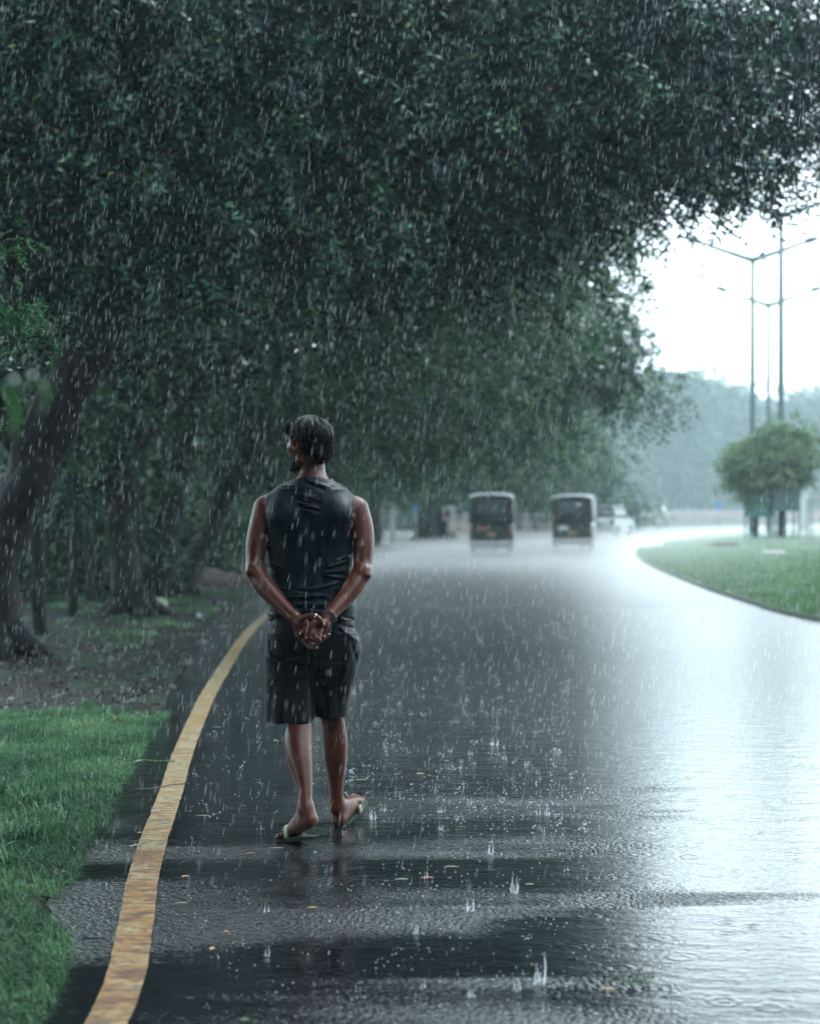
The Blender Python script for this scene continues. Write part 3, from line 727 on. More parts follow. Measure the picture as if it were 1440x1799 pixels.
    for s in (-1, 1):
        MB().prism(rrect(.10, .16, .03), -.05, -.0, lambda u, v, w_: (u + s * .53, w_, .60 + v)).build('tail_light', M['red'], root)
        MB().prism([(-.11, 0), (.11, 0), (.10, .26), (-.10, .26)], .02, .03, lambda u, v, w_: (u + s * .52, w_, .12 + v)).build('mudflap', M['rubber'], root)
        wheel(root, (s * .56, .42, .2), .2, .11)
        MB().tube([(s * .62, .95, .9), (s * .60, 1.7, 1.0), (s * .52, 1.95, 1.65)], .02, 6).build('side_bar', M['rubber'], root, True)
        MB().tube([(s * .42, 2.2, 1.0), (s * .60, 2.2, 1.12)], .012, 5).ball((s * .62, 2.2, 1.18), (.06, .02, .08)).build('mirror', M['rubber'], root, True)
    wheel(root, (0, 2.25, .2), .2, .10)
    mb = MB(); mb.tube([(-.58, -.07, .36), (0, -.09, .35), (.58, -.07, .36)], .028, 8); mb.box((-.4, -.02, .36), (.04, .12, .04)); mb.box((.4, -.02, .36), (.04, .12, .04)); mb.build('bumper', M['steel'], root, True)
    mb = MB(); mb.prism([(-.5, 0), (.5, 0), (.44, .62), (-.44, .62)], 0, .015, lambda u, v, w_: (u, 2.12 - v * .2 + w_, .98 + v)); mb.build('windscreen', M['glassd'], root)
    MB().box((0, .75, .72), (1.1, .45, .16), bev=.04).box((0, .48, 1.0), (1.1, .10, .45), bev=.04).build('bench_seat', M['rubber'], root)
    return root
p = W(863, 893, 49.6); rickshaw((p[0], 49.6, .004), R(-6), 'dark autorickshaw with an orange sticker low on its back, the left of the two', 0)
p = W(1004, 893, 54.0); rickshaw((p[0], 54.0, .004), R(-14), 'autorickshaw with pale stickers on its back window, beside the white car', 1)

# white car half hidden behind the second autorickshaw
cb = W(1048, 893, 78)
car = empty('parked_car', (cb[0], 78, .004), 'small white car just right of and beyond the second autorickshaw', 'car', None, R(-22))
prof = [(0, .30), (.02, .62), (.10, .86), (.55, .92), (2.9, .90), (3.6, .74), (3.72, .50), (3.7, .28)]
mb = MB(); vs = []
for ww, inset in ((-.80, .05), (-.82, 0), (.82, 0), (.80, .05)):
    for (y, z) in prof: vs.append((ww, y * (1 - .01 * (inset > 0)) , z - (.02 if inset else 0) * (z > .5)))
n = len(prof); F = [(i * n + k, i * n + (k + 1) % n, (i + 1) * n + (k + 1) % n, (i + 1) * n + k) for i in range(3) for k in range(n)] + [tuple(range(n)), tuple(range(4 * n - 1, 3 * n - 1, -1))]
mb.add(vs, F).build('body', M['white'], car)
mb = MB(); mb.box((0, 1.55, 1.17), (1.5, 2.1, .5), bev=.12, taper=.84); mb.build('cabin', M['glassd'], car)
mb = MB(); mb.box((0, 1.5, 1.43), (1.24, 1.65, .06), bev=.025); 
for sx in (-1, 1):
    for (ya, yb) in ((.55, .75), (2.6, 2.25), (1.55, 1.5)): mb.tube([(sx * .77, ya, .90), (sx * .63, yb, 1.42)], .035, 6)
mb.build('roof', M['white'], car, True)
for sx in (-1, 1):
    for yy_ in (.65, 3.0): wheel(car, (sx * .76, yy_, .28), .28, .16)
    MB().box((sx * .70, .03, .72), (.14, .08, .22), bev=.02).build('tail_light', M['red'], car)
MB().box((0, -.02, .42), (1.5, .10, .16), bev=.03).build('bumper', M['white'], car)
MB().box((0, -.01, .60), (.48, .03, .11), bev=.005).build('number_plate', M['yellow'], car)

# ------------------------------------------------------------------ lamp posts
def lamp_post(px, d, z0, H, arm, label, rz=0):
    b = np.array([(px - CX) * d / FP, d, z0]); root = empty('street_lamp', b, label, 'street lamp', 'double armed street lamps on the island', rz)
    mb = MB(); mb.tube([(0, 0, 0), (0, 0, .5), (0, 0, H * .5), (0, 0, H)], [.14, .125, .11, .085], 12); mb.box((0, 0, .02), (.4, .4, .04)); mb.build('pole', M['pole'], root, True)
    for s in (-1, 1):
        mb = MB(); mb.tube([(0, 0, H - .12), (s * .25, 0, H - .05), (s * arm * .5, 0, H + .30), (s * arm * .82, 0, H + .62)], [.13, .11, .09, .08], 8)
        a = mb.build('arm', M['pole'], root, True)
        mb = MB(); mb.tube([(s * arm * .78, 0, H + .58), (s * arm * .86, 0, H + .66), (s * arm, 0, H + .76)], [.07, .15, .10], 8); mb.build('lamp_head', M['pole'], a, True)
lamp_post(1321, 68, .2, 11.15, 2.6, 'lamp post with both arms visible nearest the hanging tree crown')
lamp_post(1349, 84, .2, 11.25, 2.6, 'farthest and lowest lamp post, standing between the two others')
lamp_post(1371, 59, .27, 11.3, 2.6, 'thickest lamp pole, its top lost in the overhanging leaves')

# ------------------------------------------------------------------ island: two small trees in guards, bare guard, slabs
def guard(loc, wd, h, panel, mat, label, group='tree guards on the island'):
    root = empty('tree_guard', loc, label, 'tree guard', group)
    for sx in (-1, 1):
        for sy in (-1, 1):
            MB().box((sx * wd / 2, sy * wd / 2, h / 2), (.05, .05, h), bev=.008).build('post', M[mat], root)
    if panel:
        z0, z1 = panel
        for (cx_, cy_, sx, sy) in ((0, -wd / 2 - .03, wd + .06, .008), (0, wd / 2 + .03, wd + .06, .008), (-wd / 2 - .03, 0, .008, wd), (wd / 2 + .03, 0, .008, wd)):
            MB().box((cx_, cy_, (z0 + z1) / 2), (sx, sy, z1 - z0)).build('panel', M[mat], root)
    for z in (.12, h * .97):
        mb = MB()
        for (cx_, cy_, sx, sy) in ((0, -wd / 2, wd, .03), (0, wd / 2, wd, .03), (-wd / 2, 0, .03, wd), (wd / 2, 0, .03, wd)): mb.box((cx_, cy_, z), (sx, sy, .035))
        mb.build('rail', M[mat], root)
    return root
def small_tree(px, d, w_, seedn, label, wz):
    x = (px - CX) * d / FP; z0 = .25; b = np.array([x, d, z0])
    make_tree([b, b + [.04, 0, .8], b + [0, 0, 1.6], b + [.06, 0, 2.3]], [.10, .08, .07, .04],
              [(x, d, z0 + wz + .1, w_ * .9, .9, .92, 62), (x + w_ * .5, d, z0 + wz + .35, w_ * .6, .7, .6, 18), (x - w_ * .5, d, z0 + wz + .05, w_ * .65, .7, .6, 18)] + [(x + u * w_, d, z0 + wz + v, .12, .2, .22, 2) for u, v in ((-.8, .75), (-.35, 1.1), (.1, 1.15), (.5, 1.2), (.85, .95), (1.15, .5), (-1.1, .3))],
              label, group='small bushy trees on the island', per=15, clump=.34, nleaf=8, length=.38, lw=.08, ll=.18, droop=.0, leaf='leaf_bush', name='small_tree', seg=8, twigs=16)
small_tree(1326, 58, .82, 1, 'small bushy tree in the left green guard on the island', 2.35)
small_tree(1374, 57.5, .86, 2, 'small bushy tree in the right dark green guard on the island', 2.5)
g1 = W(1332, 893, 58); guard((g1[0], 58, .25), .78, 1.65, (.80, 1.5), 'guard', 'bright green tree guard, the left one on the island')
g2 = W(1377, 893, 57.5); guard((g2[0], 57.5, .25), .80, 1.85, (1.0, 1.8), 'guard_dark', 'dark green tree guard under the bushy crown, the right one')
g3 = W(1436, 893, 57); guard((g3[0], 57, .25), .55, 1.4, None, 'steel', 'bare grey guard frame at the right edge of the photo')
def slab(name, px, py, z, sz, mat, label, cat, rz=0, group=None):
    p_ = G(px, py, z); mb = MB(); mb.box((0, 0, sz[2] / 2), sz, bev=min(sz) * .3, taper=.9)
    V = np.array(mb.V); V = np.array([v + .12 * min(sz) * np.array([mnoise.noise(Vector(v * 4 + k * 7)) for k in range(3)]) for v in V])
    o_ = mesh(name, V, mb.F, M[mat]); o_.location = p_; o_.rotation_euler = (0, 0, rz); return tag(o_, label, cat, group)
slab('stone_slab', 1272, 960, .26, (.75, .5, .10), 'bark', 'dark low slab in the island grass left of the green guard', 'slab', .2)
slab('stone_slab', 1358, 974, .26, (.55, .35, .09), 'stone', 'pale stone slab in the island grass below the guards', 'slab', -.1)
slab('kerb_block', 1428, 958, .26, (.85, .5, .10), 'bark', 'dark block at the foot of the bare grey guard frame', 'block', 0)

# ------------------------------------------------------------------ far things
def far_wall(xa, xb, d, h, mat, label, name='low_wall', cope=True):
    a, b = (xa - CX) * d / FP, (xb - CX) * d / FP; root = empty(name, ((a + b) / 2, d, 0), label, 'wall')
    MB().box((0, 0, h / 2), (b - a, .25, h)).build('wall', M[mat], root)
    if cope: MB().box((0, 0, h + .05), (b - a + .1, .36, .10), bev=.02).build('coping', M['white'], root)
far_wall(775, 968, 86, .95, 'wall', 'low wall with pale coping behind and between the autorickshaws')
far_wall(1060, 1500, 165, 1.05, 'wall', 'long pale pink wall along the far side of the bend')
def sign(px, d, ztop, w_, h_, mat, label, mat2=None):
    x = (px - CX) * d / FP; root = empty('road_sign', (x, d, 0), label, 'sign')
    MB().tube([(0, 0, 0), (0, 0, ztop - h_ * .5)], .03, 8).build('post', M['steel'], root, True)
    MB().prism(rrect(w_, h_, .05), -.04, -.02, lambda u, v, w2: (u, w2, ztop - h_ + v)).build('panel', M[mat], root)
    if mat2: MB().prism(rrect(w_ * .5, h_ * .55, .04), -.055, -.045, lambda u, v, w2: (u - .08, w2, ztop - h_ * .85 + v)).build('emblem', M[mat2], root)
sign(1262, 98, 1.65, .40, .40, 'blue', 'small blue sign on a post far across the bend')
sign(730, 63, 1.45, .24, .24, 'blue', 'small blue board between the distant trunks')
sign(789, 64, 1.45, .48, .55, 'white', 'white board with a red patch just left of the first autorickshaw', 'red')
def pillar(px, d, h, w_, mat, label):
    x = (px - CX) * d / FP; root = empty('gate_pillar', (x, d, 0), label, 'pillar')
    MB().box((0, 0, h / 2), (w_, w_, h), bev=.01).build('shaft', M[mat], root); MB().box((0, 0, h + .04), (w_ * 1.35, w_ * 1.35, .08), bev=.01).build('cap', M[mat], root)
pillar(667, 64, 1.65, .16, 'white', 'narrow white pillar beside the slim trunk right of the man')
pillar(690, 70, 1.45, .2, 'white', 'short pale pillar second from the right shoulder of the man')
pillar(1410, 74, 2.1, .42, 'white', 'pale post at the right edge beside the bare guard frame')
slab('stone_block', 674, 962, 0, (.42, .4, .5), 'stone', 'pale block on the verge right of the right elbow of the man', 'block')
hp = G(362, 1032, .0); mb = MB(); mb.ball((0, 0, 0), (.85, .5, .34), 18, 12); mb.V = [tuple(np.array(v) * (1 + .35 * mnoise.noise(Vector(v) * 2.6)) + [0, 0, .03 * mnoise.noise(Vector(v) * 14)]) for v in mb.V]
o_ = mb.build('soil_heap', M['dirtpile'], None, True); o_.location = hp; tag(o_, 'heap of red soil by the leaning trunk', 'heap')
slab('stone_slab', 416, 1030, .02, (.46, .2, .07), 'white', 'pale slab beside the left elbow of the man', 'slab', .15)
slab('stone', 281, 1067, .02, (.20, .16, .12), 'stone', 'rounded pale stone at the foot of the straight dark trunk', 'stone')
slab('litter_scrap', 268, 1115, .02, (.10, .06, .02), 'white', 'white scrap on the soil below the straight dark trunk', 'litter')
slab('litter_scrap', 350, 1086, .02, (.06, .05, .06), 'white', 'small upright pale scrap on the soil', 'litter')
# broken kerb stones along the soil edge
kl = ['pale kerb stone nearest the grass tip', 'kerb stone on the soil edge, second from the grass', 'long pale kerb stone beside the yellow line', 'kerb stone farthest along the soil edge']
for (px, py, L_, a), lab in zip([(303, 1212, .22, .9), (330, 1168, .5, 1.25), (357, 1132, .55, 1.25), (392, 1104, .5, 1.1)], kl):
    slab('kerb_stone', px, py, .0, (L_ * .3, .03, .04), 'kerb', lab, 'kerb stone', a, 'broken kerb stones at the soil edge')

# ------------------------------------------------------------------ blurred twig close to the lens
tw = empty('hanging_twig', (-1.05, 2.15, 0), 'out of focus twig with hanging green leaves and drops at the left edge', 'twig')
o0 = np.array([-1.05, 2.15, 0])
ptsT = [(-1.05, 2.15, 0), (-1.07, 2.15, .9), (-1.02, 2.15, 1.42), W(-60, 668, 2.15), W(10, 661, 2.15), W(58, 659, 2.15), W(80, 664, 2.15)]
MB().tube(spl(ptsT, 6), np.linspace(.008, .0018, 37), 6).build('stem', M['bark'], tw, True, rel=o0)
def strap_leaf(pxs, wd):
    P = spl([W(a, b, 2.15) for a, b in pxs], 5); n = len(P); V = []; F = []
    for i, q in enumerate(P):
        t = i / (n - 1); hw = wd * math.sin(math.pi * min(1, .12 + t * .88)) ** .6 * .5
        V += [q + [-hw, .004, 0], q + [0, -.003, 0], q + [hw, .004, 0]]
    for i in range(n - 1):
        for k in range(2): a = i * 3 + k; F.append((a, a + 1, a + 4, a + 3))
    mesh('leaf', np.array(V) - o0, F, M['leaf_bright'], tw)
strap_leaf([(18, 664), (20, 690), (28, 730), (24, 772)], .015)
strap_leaf([(57, 660), (72, 675), (82, 695), (72, 728)], .013)
strap_leaf([(38, 664), (42, 678), (44, 692)], .008)
dm = simple('water_drop', (.8, .9, .95), (.7, .85, .9), .05, 5)
MB().ball(W(24, 668, 2.14) - o0, .0045, 10, 8).build('water_drop', dm, tw, True)
MB().ball(W(57, 660, 2.14) - o0, .004, 10, 8).build('water_drop', dm, tw, True)
# ------------------------------------------------------------------ the walking man
PO = np.array([(548 - CX) * 7.0 / FP, 7.0, 0.0])
def Q(px, py, d): return W(px, py, d) - PO
class Field:
    def __init__(s, lo, hi, h):
        s.lo = np.array(lo, float); s.h = h; s.n = np.ceil((np.array(hi) - s.lo) / h).astype(int) + 1
        s.a = np.full(tuple(s.n), .5, dtype=np.float32)
    def win(s, lo, hi):
        i0 = np.clip(np.floor((np.array(lo) - s.lo) / s.h).astype(int), 0, s.n - 1); i1 = np.clip(np.ceil((np.array(hi) - s.lo) / s.h).astype(int) + 1, 1, s.n)
        g = [s.lo[k] + s.h * np.arange(i0[k], i1[k], dtype=np.float32) for k in range(3)]
        X, Y, Z = np.meshgrid(*g, indexing='ij', sparse=True)
        return tuple(slice(a, b) for a, b in zip(i0, i1)), X, Y, Z
    def smin(s, sl, d, k):
        a = s.a[sl]
        if k <= 0: s.a[sl] = np.minimum(a, d); return
        hh = np.clip(.5 + .5 * (d - a) / k, 0, 1)
        s.a[sl] = d * (1 - hh) + a * hh - k * hh * (1 - hh)
    def sub(s, sl, d, k=.004):
        a = s.a[sl]; d = -d; hh = np.clip(.5 - .5 * (d - a) / k, 0, 1)
        s.a[sl] = d * (1 - hh) + a * hh + k * hh * (1 - hh)
    def cap(s, a, b, ra, rb, k=.015, sub=False):
        a, b = np.array(a, float), np.array(b, float); m = max(ra, rb) + k + 3 * s.h
        sl, X, Y, Z = s.win(np.minimum(a, b) - m, np.maximum(a, b) + m)
        v = b - a; L2 = max(v @ v, 1e-9)
        t = np.clip(((X - a[0]) * v[0] + (Y - a[1]) * v[1] + (Z - a[2]) * v[2]) / L2, 0, 1)
        d = np.sqrt((X - a[0] - t * v[0]) ** 2 + (Y - a[1] - t * v[1]) ** 2 + (Z - a[2] - t * v[2]) ** 2) - (ra + t * (rb - ra))
        (s.sub if sub else s.smin)(sl, d, k); return s
    def chain(s, pts, k=.015):
        n_ = 5 if len(pts) > 2 else 1
        C = spl([tuple(np.asarray(p[0], float)) + (p[1],) for p in pts], n_) if len(pts) > 2 else np.array([tuple(p[0]) + (p[1],) for p in pts])
        m = C[:, 3].max() + k + 3 * s.h
        sl, X, Y, Z = s.win(C[:, :3].min(0) - m, C[:, :3].max(0) + m); D = None
        for a, b in zip(C[:-1], C[1:]):
            v = b[:3] - a[:3]; L2 = max(v @ v, 1e-9)
            t = np.clip(((X - a[0]) * v[0] + (Y - a[1]) * v[1] + (Z - a[2]) * v[2]) / L2, 0, 1)
            d = np.sqrt((X - a[0] - t * v[0]) ** 2 + (Y - a[1] - t * v[1]) ** 2 + (Z - a[2] - t * v[2]) ** 2) - (a[3] + t * (b[3] - a[3]))
            D = d if D is None else np.minimum(D, d)
        s.smin(sl, D, k)
        return s
    def ell(s, c, r, Rm=None, k=.015, sub=False):
        c = np.array(c, float); r = np.array(r, float); m = r.max() + k + 3 * s.h
        sl, X, Y, Z = s.win(c - m, c + m); Rm = np.eye(3) if Rm is None else np.array(Rm)
        x, y, z = X - c[0], Y - c[1], Z - c[2]
        u = (Rm[0, 0] * x + Rm[1, 0] * y + Rm[2, 0] * z) / r[0]; v = (Rm[0, 1] * x + Rm[1, 1] * y + Rm[2, 1] * z) / r[1]; w_ = (Rm[0, 2] * x + Rm[1, 2] * y + Rm[2, 2] * z) / r[2]
        q = np.sqrt(u * u + v * v + w_ * w_) + 1e-9
        g = np.sqrt((u / r[0]) ** 2 + (v / r[1]) ** 2 + (w_ / r[2]) ** 2) + 1e-9
        d = q * (q - 1) / g
        (s.sub if sub else s.smin)(sl, d, k); return s
    def loft(s, secs, k=.015, e=2.4):
        """secs: (z, cx, cy, wx, wy) rising; superellipse slices"""
        S = np.array(secs, float); S = S[S[:, 0].argsort()]
        z0, z1 = S[0, 0], S[-1, 0]; m = k + 3 * s.h
        lo = [(S[:, 1] - S[:, 3]).min() - m, (S[:, 2] - S[:, 4]).min() - m, z0 - m]; hi = [(S[:, 1] + S[:, 3]).max() + m, (S[:, 2] + S[:, 4]).max() + m, z1 + m]
        sl, X, Y, Z = s.win(lo, hi); zz = Z.ravel()
        # smooth interpolation along z
        def ip(j):
            zi = np.linspace(z0, z1, 60); v = np.interp(zi, S[:, 0], S[:, j]); v = np.convolve(np.pad(v, 3, mode='edge'), np.ones(7) / 7, 'valid'); return np.interp(zz, zi, v)[None, None, :]
        cx_, cy_, wx, wy = ip(1), ip(2), ip(3), ip(4)
        q = (np.abs((X - cx_) / wx) ** e + np.abs((Y - cy_) / wy) ** e) ** (1 / e)
        d = (q - 1) * np.minimum(wx, wy); d = np.maximum(d, np.maximum(z0 - Z, Z - z1))
        s.smin(sl, d, k); return s
    def mesh(s, name, mat, parent, back=None, smooth_iter=0):
        g = openvdb.FloatGrid(); g.copyFromArray(s.a.astype(np.float32)); P, Qd = g.convertToQuads(isovalue=0.0)
        P = s.lo + np.array(P) * s.h; Fq = np.array(Qd)[:, ::-1] if len(Qd) else np.zeros((0, 4), int)
        return mesh(name, P, Fq, mat, parent, True)
def ramps(px_, py_, segs):
    """sum of soft ridges along image segments: (x0,y0,x1,y1,width,amp)"""
    out_ = 0
    for (x0, y0, x1, y1, wd, amp) in segs:
        vx, vy = x1 - x0, y1 - y0; t = np.clip(((px_ - x0) * vx + (py_ - y0) * vy) / (vx * vx + vy * vy), 0, 1)
        dd = (px_ - x0 - t * vx) ** 2 + (py_ - y0 - t * vy) ** 2
        out_ = out_ + amp * np.exp(-dd / (wd * wd)) * (1 - .5 * np.abs(2 * t - 1) ** 2)
    return out_
s7 = FP / 7.0
def pxz(X, Z): return (X + PO[0]) * s7 + CX, HY + (CH - Z) * s7
man = empty('person', PO, 'man walking away in dark sleeveless shirt and shorts, hands clasped behind his back', 'person')

def skin_mat():
    m, n, l, b = nmat('wet_dark_skin')
    v = coords(n, l); f = noise_tex(n, l, v, 9, 4, .6); g = noise_tex(n, l, v, 260, 3, .6)
    l.new(ramp(n, l, f, [(.3, (.058, .015, .009)), (.7, (.112, .031, .017))]), b.inputs['Base Color'])
    l.new(maprange(n, l, g, .35, .65, .24, .42), b.inputs['Roughness']); b.inputs['Specular IOR Level'].default_value = .33
    b.inputs['Subsurface Weight'].default_value = .06; b.inputs['Subsurface Radius'].default_value = (.02, .006, .004); b.inputs['Subsurface Scale'].default_value = .3
    vo = n.new('ShaderNodeTexVoronoi'); vo.inputs['Scale'].default_value = 150; l.new(v, vo.inputs['Vector'])
    dr = maprange(n, l, vo.outputs['Distance'], .0, .32, 1, 0)
    n1 = bump(n, l, g, .25, .002, None); bump(n, l, dr, .22, .003, b, n1); return m
M['skin'] = skin_mat()
def cloth(name, c1, c2, rough):
    m, n, l, b = nmat(name)
    v = coords(n, l); f = noise_tex(n, l, v, 5, 4, .6); g = noise_tex(n, l, coords(n, l, (1, 1, .5)), 26, 5, .6, .6)
    l.new(ramp(n, l, f, [(.3, c1), (.7, c2)]), b.inputs['Base Color']); l.new(maprange(n, l, f, .3, .7, rough - .07, rough + .1), b.inputs['Roughness'])
    b.inputs['Specular IOR Level'].default_value = .14
    n1 = bump(n, l, noise_tex(n, l, v, 420, 2), .12, .002, None); bump(n, l, g, .35, .008, b, n1); return m
M['shirt'] = cloth('wet_shirt', (.001, .005, .010), (.002, .009, .015), .42)
M['shorts'] = cloth('wet_shorts', (.001, .003, .005), (.003, .006, .008), .5)
M['hair'] = simple('wet_black_hair', (.002, .002, .003), (.005, .005, .006), .3, 60, spec=.16)
M['nail'] = simple('fingernail', (.42, .26, .22), (.36, .2, .17), .25, 30)
M['piping'] = simple('dark_red_piping', (.12, .015, .025), (.07, .01, .02), .5, 30)

# ---- body: one continuous surface
B = Field((-.32, -.40, -.02), (.32, .50, 1.76), .0042)
yt = 0.0
B.loft([(.95, 0.0, .0, .150, .105), (1.05, -.004, .0, .145, .095), (1.18, -.006, 0, .150, .095), (1.30, -.008, 0, .165, .105), (1.38, -.008, 0, .150, .095), (1.42, -.008, .0, .09, .07)], .03)
B.loft([(.74, 0, .0, .150, .100), (.84, 0, -.01, .160, .110), (.92, 0, -.01, .158, .110), (1.0, 0, 0, .150, .100)], .03)
sL, sR = Q(468, 893, 7.0), Q(624, 895, 7.0)
nk = Q(549, 855, 6.99)
B.chain([(nk, .058), (sL + [.03, 0, .012], .045)], .04).chain([(nk, .058), (sR + [-.03, 0, .012], .045)], .04)
TOR = B.a.copy()
# neck, leaning slightly to the head
B.chain([(Q(548, 872, 6.99), .066), (Q(549, 838, 7.0), .054), (Q(547, 812, 7.01), .054)], .02)
# arms (image left, image right)
B.chain([(sL, .054), (Q(459, 925, 6.99), .050), (Q(451, 955, 6.97), .0435), (Q(448.5, 985, 6.95), .0385), (Q(447.5, 1002, 6.93), .0365)], .02)
B.cap(Q(444, 1000, 6.91), Q(440, 1004, 6.90), .026, .018, .012)
B.chain([(Q(449, 1003, 6.93), .0365), (Q(462, 1026, 6.90), .0405), (Q(480, 1047, 6.87), .036), (Q(500, 1068, 6.83), .028), (Q(517, 1084, 6.80), .0245)], .018)
B.chain([(sR, .055), (Q(634, 927, 6.99), .051), (Q(638, 957, 6.97), .044), (Q(637.5, 987, 6.95), .039), (Q(637, 1004, 6.93), .037)], .02)
B.cap(Q(641, 1005, 6.91), Q(645, 1011, 6.90), .027, .018, .012)
B.chain([(Q(636, 1006, 6.93), .037), (Q(621, 1030, 6.90), .041), (Q(606, 1050, 6.87), .036), (Q(590, 1068, 6.83), .029), (Q(577, 1084, 6.80), .0255)], .018)
# shoulder blades and back muscle read through at the shoulder
B.cap(Q(500, 900, 6.93), Q(515, 930, 6.93), .05, .04, .04); B.cap(Q(592, 900, 6.93), Q(578, 930, 6.93), .05, .04, .04)
# head frame: turned left about 50 degrees
ang = R(50); Fw = np.array([-math.sin(ang), math.cos(ang), -.05]); Fw /= np.linalg.norm(Fw); Rt = np.array([math.cos(ang), math.sin(ang), 0.]); Up = np.cross(Rt, Fw)
HC = Q(542.5, 776, 7.0); HR = np.stack([Rt, Fw, Up], axis=1)
def Hd(r_, f_, u_): return HC + Rt * r_ + Fw * f_ + Up * u_
B.ell(Hd(0, -.008, .008), (.073, .092, .083), HR, .02)
B.ell(Hd(0, .035, -.035), (.058, .062, .078), HR, .02)                 # face mass
B.cap(Hd(0, .072, -.100), Hd(0, .078, -.110), .022, .018, .025)         # chin
for s_ in (-1, 1):
    B.cap(Hd(s_ * .052, .005, -.075), Hd(s_ * .022, .068, -.105), .017, .017, .022)   # jaw
    B.cap(Hd(s_ * .050, .060, -.022), Hd(s_ * .060, .030, -.018), .013, .012, .018)   # cheekbone
    B.cap(Hd(s_ * .016, .090, .012), Hd(s_ * .046, .078, .012), .009, .009, .014)     # brow
    B.ell(Hd(s_ * .031, .092, -.006), (.014, .012, .010), HR, .008, True)             # eye socket
    B.ell(Hd(s_ * .031, .080, -.006), (.012, .012, .011), HR, .003)                   # eyeball
B.chain([(Hd(0, .090, .004), .008), (Hd(0, .104, -.022), .010), (Hd(0, .108, -.034), .012)], .010)   # nose
for s_ in (-1, 1): B.ell(Hd(s_ * .012, .100, -.036), (.009, .010, .007), HR, .006)
B.ell(Hd(0, .095, -.060), (.024, .010, .006), HR, .006); B.ell(Hd(0, .093, -.070), (.020, .010, .007), HR, .005)  # lips
# ears
for s_ in (-1, 1):
    ec = Hd(s_ * .077, -.004, -.018)
    ER = np.stack([Rt * .86 + Fw * (-.5) * s_ * 1, Fw * .86 + Rt * .5 * s_, Up], axis=1)
    B.ell(ec + Rt * s_ * .003, (.009, .021, .034), ER, .004); B.ell(ec + Rt * s_ * .010 + Fw * .003 + Up * .004, (.007, .011, .019), ER, .004, True)
    B.ell(ec - Up * .028 + Fw * .004, (.006, .009, .009), ER, .006)
# legs: left trails on its toes, right lands on its heel
hipL, hipR = Q(519, 1120, 7.0), Q(577, 1120, 7.02)
B.chain([(hipL, .080), (Q(517, 1190, 7.0), .066), (Q(525, 1255, 6.96), .051), (Q(527.5, 1272, 6.94), .051), (Q(523.8, 1300, 6.90), .0565), (Q(526, 1330, 6.86), .052), (Q(530.5, 1355, 6.83), .042), (Q(534.5, 1380, 6.80), .0325), (Q(536, 1405, 6.775), .028), (Q(538, 1425, 6.765), .030)], .02)
B.chain([(hipR, .080), (Q(586, 1190, 7.06), .062), (Q(583, 1255, 7.10), .050), (Q(586, 1275, 7.11), .0485), (Q(588.5, 1303, 7.12), .0515), (Q(589, 1335, 7.14), .048), (Q(590, 1362, 7.16), .037), (Q(590.5, 1390, 7.17), .0295), (Q(592, 1415, 7.185), .030)], .02)
# feet
LH, LB, LT = Q(545, 1440, 6.755), Q(510, 1463, 6.87), Q(497, 1467, 6.905)
B.chain([(LH, .032), (Q(530, 1448, 6.80), .034), (LB, .026)], .02); B.cap(Q(537, 1420, 6.77), Q(518, 1452, 6.85), .028, .020, .025)
for k, (u, r_) in enumerate([(0, .0125), (1, .0095), (2, .009), (3, .0085), (4, .008)]):
    off = np.array([.018 * (u - 1.2) * -.8, .018 * (u - 1.2) * -.7, 0]); off2 = off * .9
    B.chain([(LB + off + [0, 0, -.004], r_ + .003), (LT + off2 + [.004 * u, -.003 * u, .0], r_), (LT + off2 + [-.013 + .006 * u, .012 - .006 * u, -.004], r_ * .9)], .005)
RH = Q(595, 1438, 7.20); fd = np.array([.40, .84, .36]); fd /= np.linalg.norm(fd); sd2 = np.cross(fd, [0, 0, 1.]); sd2 /= np.linalg.norm(sd2)
RB = RH + fd * .155 + [0, 0, -.008]
B.chain([(RH, .0335), (RH + fd * .07, .034), (RB, .024)], .02); B.cap(Q(591, 1415, 7.185), RH + fd * .10 + [0, 0, .012], .029, .022, .03)
B.cap(RB - sd2 * .02, RB + sd2 * .02, .018, .018, .02)
for u, r_, ln in ((-1.9, .0125, .052), (-.9, .0095, .052), (-.0, .009, .046), (.85, .0085, .040), (1.7, .008, .032)):
    o_ = sd2 * .0165 * u
    B.chain([(RB + o_ + fd * .008, r_ + .002), (RB + o_ + fd * ln * .6, r_), (RB + o_ + fd * ln + [0, 0, -.002], r_ * .92)], .004)
# hands. left hand holds from below; right hand rests in it, palm to the viewer
B.chain([(Q(517, 1084, 6.80), .0245), (Q(525, 1092, 6.785), .024)], .012)
B.ell(Q(530, 1103, 6.785), (.034, .018, .042), None, .014)
B.cap(Q(530, 1094, 6.785), Q(548, 1122, 6.80), .020, .018, .016)
B.chain([(Q(577, 1084, 6.80), .0255), (Q(570, 1092, 6.785), .022)], .012)
B.ell(Q(560, 1104, 6.775), (.038, .016, .034), None, .012)
B.cap(Q(570, 1096, 6.775), Q(548, 1104, 6.765), .018, .014, .012)
kf = .0035
# left thumb and index over the top (the index carries the ring)
B.chain([(Q(524, 1089, 6.775), .0135), (Q(537, 1083.5, 6.755), .0115), (Q(551, 1082, 6.742), .0105), (Q(561, 1087, 6.738), .0098), (Q(569, 1097, 6.738), .0085)], kf)
